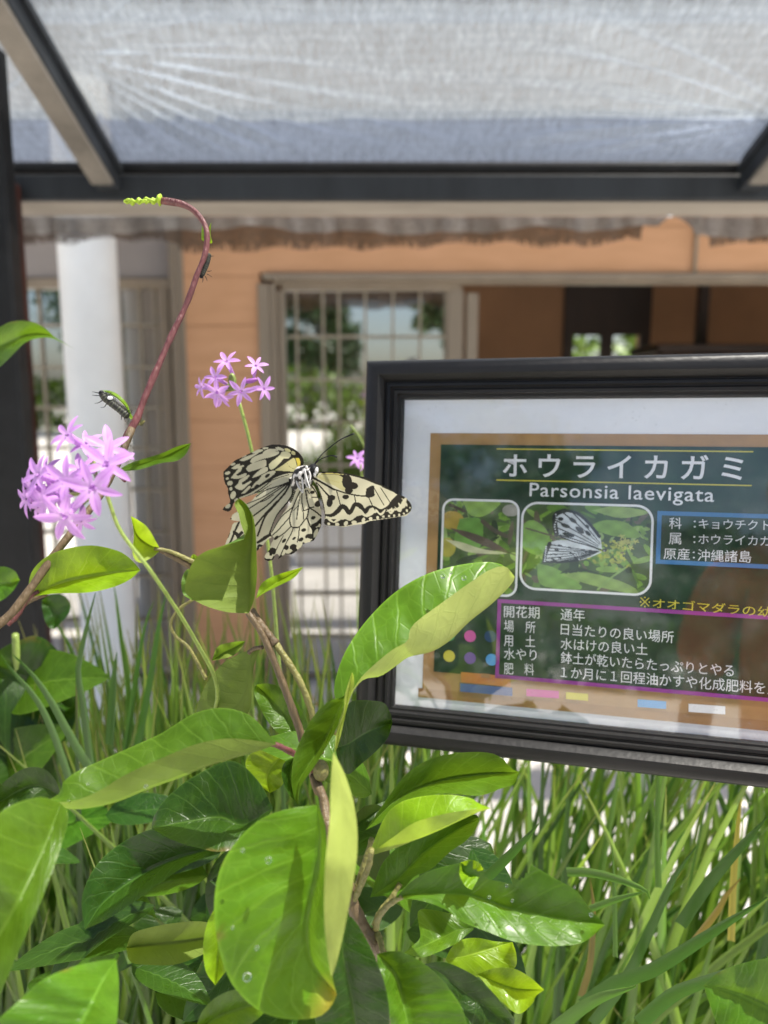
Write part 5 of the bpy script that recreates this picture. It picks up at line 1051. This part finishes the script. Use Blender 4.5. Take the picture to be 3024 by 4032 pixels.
# right hindwing
ol = [(1290, 900), (1400, 930), (1520, 860), (1590, 930), (1640, 1080), (1680, 1250), (1690, 1480), (1655, 1600), (1580, 1750), (1550, 1785), (1400, 1835), (1370, 1870), (1270, 1960), (1200, 2005), (1090, 2010), (1000, 2070), (960, 2095), (985, 2030), (940, 2000), (900, 2085), (850, 2110), (790, 2110), (750, 2080), (760, 2010), (830, 1920), (850, 1840), (900, 1740), (860, 1690), (870, 1610), (1000, 1400), (1170, 1180), (1240, 1020)]
edge = [(760, 2090), (850, 2105), (920, 2050), (960, 2080), (1100, 2005), (1270, 1955), (1390, 1835), (1560, 1778), (1650, 1610), (1685, 1480)]
ops = [('line', BK, 60, edge), ('line', BK, 21, [(1340, 960), (1290, 1060), (1212, 1250), (1166, 1400), (1180, 1530), (1230, 1562), (1320, 1552), (1400, 1450), (1450, 1390), (1470, 1290), (1482, 1240), (1450, 1130), (1425, 960)]), ('line', BK, 17, [(1370, 1000), (1360, 1100), (1382, 1250), (1405, 1285), (1465, 1262)]), ('line', BK, 16, [(1382, 1280), (1392, 1430)]), ('line', BK, 13, [(1335, 1040), (1300, 1250), (1280, 1430)]), ('line', BK, 12, [(1310, 1200), (1225, 1290)]),
 ('line', BK, 18, [(1215, 1230), (1020, 1400), (870, 1640)]), ('line', BK, 18, [(1168, 1390), (1000, 1580), (885, 1690)]), ('line', BK, 18, [(1175, 1555), (1080, 1650), (980, 1722)]), ('line', BK, 17, [(1222, 1570), (1190, 1660), (1100, 1830), (1010, 2030)]), ('line', BK, 17, [(1322, 1560), (1310, 1700), (1290, 1800)]), ('line', BK, 23, [(1450, 1420), (1500, 1540), (1535, 1600), (1545, 1760)]), ('line', BK, 23, [(1490, 1245), (1580, 1300), (1690, 1390)]), ('line', BK, 16, [(1485, 1010), (1450, 950)]), ('line', BK, 13, [(1060, 1700), (985, 1840), (930, 1960)]),
 ('line', BK, 21, [(1510, 870), (1590, 980), (1640, 1100), (1680, 1260)]), ('ell', BK, (1640, 1170, 75, 50, -30)), ('line', BK, 18, [(1530, 1070), (1640, 1065)]), ('line', BK, 18, [(1480, 1240), (1560, 1230)]),
 ('line', BK, 65, [(1540, 1540), (1620, 1500), (1680, 1440)]), ('line', BK, 26, [(1500, 1540), (1560, 1590), (1640, 1560)]),
 ('ell', BK, (1392, 1605, 42, 28, -15)), ('ell', BK, (1548, 1405, 40, 28, -25)), ('ell', BK, (1235, 1742, 38, 20, -40)), ('ell', BK, (1072, 1780, 44, 24, -45)), ('ell', BK, (945, 1732, 48, 24, -40)), ('ell', BK, (1535, 988, 40, 28, -10)),
 ('ell', BK, (870, 1960, 78, 62, -30)), ('ell', BK, (1225, 1890, 62, 56)), ('ell', BK, (1490, 1710, 75, 46, -10)), ('ell', BK, (1350, 1760, 45, 30, -30)), ('ell', BK, (1110, 1890, 40, 40)), ('ell', BK, (1570, 1600, 40, 50)),
 ('ell', PW, (800, 2020, 30, 58, 25)), ('ell', PW, (875, 2040, 14, 48, 28)), ('ell', PW, (1150, 1952, 54, 34, -30)), ('ell', PW, (1322, 1862, 36, 68, 35)), ('ell', PW, (1450, 1782, 58, 44, -10)), ('ell', PW, (1592, 1655, 30, 72, 20)), ('ell', PW, (1068, 1978, 24, 54, 30)), ('ell', PW, (1650, 1530, 16, 30, 20))]
wingmesh('hindwing', 'Y', ol, ops, (.54, .515, .37), lambda x, y: .466 + .000004 * (x - 1300) + .003 * math.sin(x * .004))
# right forewing
ol = [(372, 562), (500, 560), (640, 570), (800, 598), (960, 638), (1120, 708), (1280, 790), (1370, 848), (1440, 872), (1500, 928), (1536, 990), (1528, 1060), (1470, 1120), (1400, 1132), (1200, 1162), (1000, 1192), (940, 1222), (800, 1242), (680, 1262), (600, 1250), (480, 1246), (430, 1212), (442, 1130), (420, 1000), (380, 850), (330, 730), (285, 650), (340, 618)]
ops = [pl(YL, (330, 620), (480, 585), (700, 600), (690, 800), (560, 740), (420, 680)), ('line', BK, (26, 34, 40, 34), [(370, 570), (640, 576), (800, 605), (960, 650), (1130, 722), (1300, 805), (1450, 878)]), ('line', (.60, .52, .16), 9, [(400, 590), (540, 588), (670, 606)]), ('line', BK, 6, [(380, 600), (540, 597), (690, 617)]),
 ('line', BK, 26, [(290, 640), (340, 665), (430, 715), (560, 790)]), ('line', BK, 18, [(540, 780), (700, 832), (860, 865), (1010, 872)]), ('line', (.42, .38, .12), 5, [(380, 640), (500, 670), (620, 700)]),
 ('ell', BK, (722, 690, 62, 88, 0)), ('ell', BK, (795, 740, 66, 44, 10)), ('ell', BK, (745, 800, 50, 45)), ('ell', BK, (690, 620, 40, 20)), ('line', BK, 18, [(640, 610), (740, 620)]),
 pl(BK, (965, 780), (1020, 745), (1062, 742), (1062, 800), (1066, 868), (1000, 892), (955, 872)), ('ell', BK, (528, 893, 48, 36)), ('ell', BK, (505, 950, 38, 62, 10)), ('line', BK, (10, 26), [(345, 705), (420, 790), (500, 880)]), ('ell', BK, (706, 882, 42, 30)),
 ('line', BK, 13, [(588, 795), (640, 985)]), ('line', BK, 13, [(815, 862), (832, 955)]), ('line', BK, 13, [(990, 880), (1045, 1000)]), ('line', BK, 11, [(1064, 775), (1185, 985)]), ('line', BK, 11, [(1140, 760), (1275, 970)]), ('line', BK, 14, [(330, 700), (390, 850), (430, 1010), (445, 1140)]),
 ('line', BK, (22, 50, 62, 56, 50, 62, 60, 44, 46, 60, 60), [(440, 1108), (530, 1112), (600, 1065), (655, 1005), (700, 1020), (750, 1080), (785, 1040), (820, 980), (880, 990), (940, 1065), (1000, 1020), (1060, 1020), (1150, 1058), (1250, 1010), (1300, 950), (1370, 880)]),
 ('line', BK, 84, [(440, 1195), (560, 1205), (700, 1205), (860, 1165), (1000, 1135), (1200, 1110), (1400, 1080), (1490, 1030), (1500, 950)]), pl(BK, (1280, 960), (1370, 860), (1450, 880), (1420, 930), (1380, 1000), (1300, 1040)),
 pl(PW, (470, 1150), (520, 1160), (560, 1190), (655, 1095), (655, 1155), (570, 1205), (500, 1185)), pl(PW, (672, 1065), (700, 1075), (750, 1130), (800, 1090), (845, 1036), (862, 1050), (858, 1105), (765, 1180), (685, 1140)), pl(PW, (875, 1028), (905, 1045), (960, 1102), (1010, 1030), (1055, 1022), (1062, 1085), (970, 1135), (885, 1085)),
 pl(PW, (1078, 1036), (1100, 1045), (1145, 1088), (1198, 1036), (1196, 1072), (1147, 1115), (1088, 1065)), pl(PW, (1208, 1020), (1268, 1066), (1318, 1020), (1314, 1058), (1270, 1098)), pl(PW, (1318, 995), (1355, 1030), (1378, 1015), (1365, 955), (1412, 1000), (1408, 1050), (1388, 1075), (1340, 1045)), pl(PW, (1403, 950), (1438, 928), (1476, 965), (1472, 1002)),
 ('line', PW, 13, [(808, 642), (870, 652), (940, 668)]), ('line', PW, (8, 13, 7), [(948, 688), (1060, 720), (1160, 752)]), ('line', PW, (7, 11, 5), [(1110, 752), (1220, 790), (1320, 832)]), ('line', PW, (5, 10, 4), [(1260, 822), (1310, 845), (1340, 862)]), ('line', PW, 9, [(1412, 905), (1470, 935)])]
for e in ((492, 1221, 17, 17), (598, 1229, 27, 24), (708, 1216, 24, 32, 30), (812, 1203, 32, 25), (928, 1172, 20, 30, 20), (1020, 1157, 23, 21), (1107, 1140, 17, 20), (1178, 1130, 17, 15), (1250, 1122, 15, 15), (1315, 1118, 15, 16), (1378, 1109, 15, 16), (1437, 1092, 13, 13), (1475, 1055, 13, 20, -20), (1513, 1018, 10, 10)): ops.append(('ell', PW, e))
wingmesh('forewing', 'Z', ol, ops, PW, lambda x, y: .462 + .000016 * (x - 350) - .004 * math.sin((x - 350) * .0026))
# body: thorax, abdomen and head in one mesh, black with white stripes
ap = pathP('Y', [(1180, 1150), (1240, 1000), (1310, 850), (1380, 740), (1450, 690), (1520, 660), (1555, 640), (1590, 640), (1625, 650)], (.492, .482, .470, .466, .466), 60)
t = np.linspace(0, 1, 60); rr = np.interp(t, [0, .1, .35, .55, .68, .8, .86, .93, 1], [.0006, .0026, .0036, .0062, .0068, .0048, .0040, .0046, .0012])
bm = MB(); n = 40
bm.tube(ap, rr, n)
ang = np.tile(np.arange(n) / n * 2 * math.pi, 60); tt = np.repeat(t, n); cc = np.full((60 * n, 3), .012)
wh = (np.sin(ang * 7 + np.sin(tt * 34) * 1.2) > .62) & (tt > .42) & (tt < .82); cc[wh] = (.55, .53, .51)
ab = (np.sin(tt * 130) > .45) & (tt < .4); cc[ab] = (.42, .40, .34)
hd = (np.sin(ang * 4 + 1) > .5) & (tt > .86); cc[hd] = (.74, .73, .72)
bm.c = [tuple(x) for x in cc]; bm.build('body', M['fur'], bf, True)
for (p, d) in (((1556, 614), .4612), ((1585, 612), .4705)):
    e = MB(); e.ball(P(*V('Y', [p])[0], d), .0024, 14, 10); e.build('eye', M['black_paint'], bf, True)
def leg(pts, d): 
    mb = MB(); mb.tube(pathP('Y', pts, d, 14), (.0005, .0006, .0003), 7); mb.build('leg', M['leg_grey'], bf, True)
leg([(1410, 620), (1440, 760), (1480, 880), (1495, 930)], (.4585, .457)); leg([(1380, 640), (1420, 700), (1430, 850), (1460, 920)], (.459, .458)); leg([(1270, 780), (1300, 880), (1350, 960), (1375, 1000)], (.464, .459)); leg([(1480, 640), (1500, 720), (1490, 830)], (.459, .458)); leg([(1330, 700), (1370, 800), (1385, 1000)], (.461, .459))
wm = MB()
for e in ((1335, 690, .0016), (1330, 742, .0013), (1600, 640, .0018), (1440, 585, .0012), (1610, 610, .0013), (1575, 700, .0014), (1408, 630, .0011)): wm.ball(P(*V('Y', [e[:2]])[0], .4600), (e[2] * .7, e[2] * .8, e[2]), 10, 8)
wm.build('white_scales', M['leg_grey'], bf, True)
for pts in ([(318, 470), (360, 405), (420, 335), (520, 250), (640, 163), (740, 115), (805, 90)], [(318, 470), (360, 430), (420, 395), (510, 365), (560, 368), (592, 382)]):
    mb = MB(); mb.tube(pathP('Z', pts, (.463, .455), 30), (.00035, .0003, .00032, .00055), 6); mb.build('antenna', M['black_paint'], bf, True)

# ================================================================== GRASS
def grass():
    rg = np.random.RandomState(42); mb_v = []; mb_f = []; mb_c = []; mb_u = []
    cols = [(.115, .205, .030), (.09, .17, .03), (.155, .245, .035), (.055, .12, .022), (.17, .26, .045)]
    def blade(root, top, bend, wd, col, n=9):
        root, top = np.asarray(root), np.asarray(top); ax = top - root; side = np.cross(ax, rg.randn(3) * .5 + np.array([0, -1, .2])); side /= np.linalg.norm(side); fwd = np.cross(side, ax); fwd /= np.linalg.norm(fwd)
        k = len(mb_v)
        for i in range(n):
            t = i / (n - 1); c = root + ax * t + bend * (t * t - t * .3) ; hw = wd / 2 * (1 - t ** 3.2) * (.65 + .35 * min(1, t * 4)) + .0002
            for j, s in enumerate((-1, 0, 1)):
                mb_v.append(c + side * s * hw + fwd * (hw * .45 if s else 0)); mb_c.append(col if t < .93 else tuple(x * .5 + y * .5 for x, y in zip(col, (.25, .16, .06)))); mb_u.append((t * 3, j / 2 + k * .013))
        for i in range(n - 1):
            for j in range(2): mb_f.append((k + i * 3 + j, k + i * 3 + j + 1, k + i * 3 + j + 4, k + i * 3 + j + 3))
    def col():
        c = np.array(cols[rg.randint(len(cols))]) * rg.uniform(.75, 1.25); return tuple(c)
    # dense clump below and behind the sign
    for _ in range(760):
        x = rg.uniform(.06, .96); y = rg.uniform(.60, .88); h = rg.uniform(.26, .56); lean = rg.normal(.06, .085)
        blade((x, y, .415), (x + lean, y + rg.normal(0, .05), .415 + h), np.array([lean * rg.uniform(0, 1.2), rg.normal(0, .05), -abs(lean) * .3]), rg.uniform(.0062, .0105), col() if rg.rand() > .002 else (.28, .18, .05))
    # thinner clump on the left
    for _ in range(680):
        x = rg.uniform(-.56, .05); y = rg.uniform(.60, .88); h = rg.uniform(.28, .55) * (1 if x > -.42 else .85); lean = rg.normal(.0, .07)
        blade((x, y, .415), (x + lean, y + rg.normal(0, .05), .415 + h), np.array([lean * rg.uniform(0, 1.0), rg.normal(0, .04), 0]), rg.uniform(.006, .0105), tuple(np.array(col()) * .78))
    for _ in range(270):
        x = rg.uniform(-.30, .04); y = rg.uniform(.62, .88); h = rg.uniform(.40, .60); lean = rg.normal(.0, .05)
        blade((x, y, .415), (x + lean, y + rg.normal(0, .03), .415 + h), np.array([lean * .6, 0, 0]), rg.uniform(.006, .009), tuple(np.array(col()) * .85))
    # a few long blades traced from the photograph
    def tr(view, pts, d, wd, c):
        p = pathP(view, pts, d, 12); k = len(mb_v); n = len(p)
        for i in range(n):
            tg = p[min(n - 1, i + 1)] - p[max(0, i - 1)]; sd = np.cross(tg, FWD + .4 * RIGHT); sd /= np.linalg.norm(sd); hw = wd / 2 * (1 - (i / (n - 1)) ** 3) + .0002
            for j, s in enumerate((-1, 0, 1)): mb_v.append(p[i] + sd * s * hw + FWD * (.0012 if s == 0 else 0)); mb_c.append(c); mb_u.append((i / 4, j / 2 + k * .013))
        for i in range(n - 1):
            for j in range(2): mb_f.append((k + i * 3 + j, k + i * 3 + j + 1, k + i * 3 + j + 4, k + i * 3 + j + 3))
    dk = (.05, .115, .018); md = (.08, .165, .025); lt = (.10, .20, .03)
    tr('X', [(900, 2000), (820, 1500), (760, 1000), (720, 860), (790, 480), (890, 80)], (.62, .60), .0075, dk); tr('X', [(1010, 2000), (700, 1500), (480, 1100), (300, 840), (120, 660)], (.60, .58), .009, dk)
    tr('X', [(700, 2000), (500, 1400), (330, 1060), (120, 820), (10, 660)], (.62, .60), .008, dk); tr('X', [(880, 1700), (740, 1000), (700, 700), (560, 420), (420, 200)], (.7, .72), .006, md)
    tr('X', [(1180, 1900), (1200, 1000), (1130, 500), (1080, 100), (1060, 0)], (.72, .72), .0075, md); tr('X', [(1150, 1700), (1250, 1000), (1350, 400), (1440, 150)], (.68, .70), .006, dk)
    tr('X', [(1250, 1700), (1400, 900), (1480, 400), (1560, 50)], (.66, .68), .007, dk); tr('X', [(1020, 1500), (1060, 900), (1090, 640)], (.62, .62), .008, dk)
    tr('C', [(900, 1187), (1040, 1000), (1150, 780), (1250, 560), (1350, 420)], (.52, .50), 0.0065, dk); tr('C', [(700, 1240), (900, 1090), (1090, 1025)], (.46, .45), .0075, md)
    tr('C', [(860, 1110), (1000, 1010), (1150, 960), (1330, 850), (1420, 790), (1659, 640)], (.50, .49), .009, dk); tr('C', [(350, 640), (480, 520), (600, 400), (670, 320)], (.46, .46), .006, dk)
    tr('C', [(790, 530), (900, 535), (1020, 565), (1130, 610), (1150, 650)], (.50, .48), .0055, md); tr('C', [(890, 690), (1000, 650), (1130, 615)], (.5, .49), .004, md)
    tr('C', [(850, 1070), (890, 930), (905, 700), (890, 560)], (.60, .60), .0045, (.17, .13, .03)); tr('C', [(1340, 830), (1440, 700), (1480, 630), (1540, 560)], (.58, .58), .0045, (.20, .15, .035)); tr('C', [(1500, 830), (1510, 560), (1530, 330), (1545, 180)], (.62, .62), .005, (.36, .30, .05))
    tr('C', [(1187, 600), (1180, 400), (1185, 130), (1180, 0)], (.56, .56), .004, lt); tr('C', [(1100, 1187), (1250, 1060), (1400, 1000), (1659, 900)], (.46, .46), .008, dk); tr('C', [(1000, 900), (995, 600), (985, 420)], (.55, .55), .003, lt)
    tr('C', [(1280, 760), (1420, 560), (1659, 290)], (.52, .5), .0075, dk)
    return put('grass', mb_v, mb_f, M['grass'], None, True, mb_u, mb_c)
tag(grass(), kind='stuff')


# ================================================================== PERSON behind the viewer, mirrored in the sign glass
def skin(name, nodes, edges, m, parent, sub=2):
    me = bpy.data.meshes.new(name); me.from_pydata([n[:3] for n in nodes], edges, []); o = bpy.data.objects.new('tmp', me); COL.objects.link(o)
    md = o.modifiers.new('s', 'SKIN'); md.use_smooth_shade = True
    for i, n in enumerate(nodes): sv = me.skin_vertices[0].data[i]; sv.radius = (n[3], n[4] if len(n) > 4 else n[3]); sv.use_root = i == 0
    o.modifiers.new('u', 'SUBSURF').levels = sub
    r = bpy.data.meshes.new_from_object(o.evaluated_get(bpy.context.evaluated_depsgraph_get())); bpy.data.objects.remove(o)
    r.name = name; r.materials.clear(); r.materials.append(m); r.polygons.foreach_set('use_smooth', [True] * len(r.polygons))
    c = bpy.data.objects.new(name, r); COL.objects.link(c); c.parent = parent; return c
PX, PY = .25, -.46
PS = .86
pe = empty('person', (PX, PY, 0), 'person in an orange shirt and dark trousers mirrored in the sign glass', 'person'); pe.scale = (PS, PS, PS)
M['skin'] = simple('skin', (.42, .24, .16), .5, .08, 20); M['shirt'] = simple('orange_shirt', (.72, .17, .05), .8, .12, 30, .2, 200); M['trousers'] = simple('dark_trousers', (.035, .04, .055), .8, .2, 30); M['hair'] = simple('black_hair', (.012, .010, .009), .5, .3, 60)
bn = [(0, 0, .93, .13, .09), (0, 0, 1.10, .12, .085), (0, .0, 1.27, .14, .09), (0, 0, 1.36, .10, .07), (0, 0, 1.43, .05), (0, .01, 1.50, .065, .075), (0, .015, 1.57, .075, .092), (0, .0, 1.645, .055, .065)]
be = [(i, i + 1) for i in range(7)]
for sgn in (-1, 1):
    k = len(bn); bn += [(sgn * .17, 0, 1.355, .05), (sgn * .20, -.01, 1.21, .042), (sgn * .22, .0, 1.07, .036), (sgn * .225, .05, .93, .030), (sgn * .225, .07, .85, .024), (sgn * .222, .085, .80, .030, .014), (sgn * .22, .10, .765, .026, .012)]
    be += [(3, k)] + [(k + i, k + i + 1) for i in range(6)]
    for j, (dy, L) in enumerate(((-.028, .062), (-.010, .074), (.009, .070), (.026, .055))):
        q = len(bn); bn += [(sgn * .219, .10 + dy, .75, .009), (sgn * .214, .106 + dy, .75 - L * .55, .0085), (sgn * .203, .112 + dy, .75 - L, .0075)]; be += [(k + 6, q), (q, q + 1), (q + 1, q + 2)]
    q = len(bn); bn += [(sgn * .205, .115, .80, .010), (sgn * .19, .13, .765, .0085)]; be += [(k + 5, q), (q, q + 1)]
    h = len(bn); bn += [(sgn * .09, 0, .86, .085), (sgn * .10, .01, .66, .070), (sgn * .10, .015, .48, .052), (sgn * .10, -.005, .28, .050), (sgn * .10, -.01, .09, .034), (sgn * .11, .06, .035, .036, .026), (sgn * .115, .14, .025, .036, .02)]
    be += [(0, h)] + [(h + i, h + i + 1) for i in range(6)]
skin('body', bn, be, M['skin'], pe)
sn = [(0, 0, .90, .155, .115), (0, 0, 1.10, .145, .108), (0, 0, 1.27, .160, .112), (0, 0, 1.37, .105, .085)]; se = [(0, 1), (1, 2), (2, 3)]
for sgn in (-1, 1): k = len(sn); sn += [(sgn * .17, 0, 1.355, .064), (sgn * .20, -.008, 1.24, .064), (sgn * .212, -.006, 1.14, .062)]; se += [(3, k), (k, k + 1), (k + 1, k + 2)]
skin('shirt', sn, se, M['shirt'], pe)
tn = [(0, 0, .92, .145, .108)]; te = []
for sgn in (-1, 1): k = len(tn); tn += [(sgn * .09, 0, .84, .10), (sgn * .10, .01, .66, .084), (sgn * .10, .012, .46, .070), (sgn * .10, -.005, .25, .064), (sgn * .10, -.008, .09, .056)]; te += [(0, k)] + [(k + i, k + i + 1) for i in range(4)]
skin('trousers', tn, te, M['trousers'], pe)
hm = MB(); hm.ball((PX, PY - .012, 1.615), (.088, .104, .085), 20, 14); hm.build('hair', M['hair'], pe, True)
for sgn in (-1, 1): e = MB(); e.ball((PX + sgn * .032, PY + .098, 1.545), (.012, .008, .007)); e.build('eye', M['hair'], pe, True); e = MB(); e.ball((PX + sgn * .080, PY + .0, 1.535), (.012, .02, .032)); e.build('ear', M['skin'], pe, True)
e = MB(); e.tube([(PX, PY + .10, 1.545), (PX, PY + .122, 1.512), (PX, PY + .105, 1.50)], (.009, .014, .010), 8); e.build('nose', M['skin'], pe, True)
e = MB(); e.ball((PX, PY + .098, 1.475), (.024, .008, .006)); e.build('mouth', M['shirt'], pe, True)
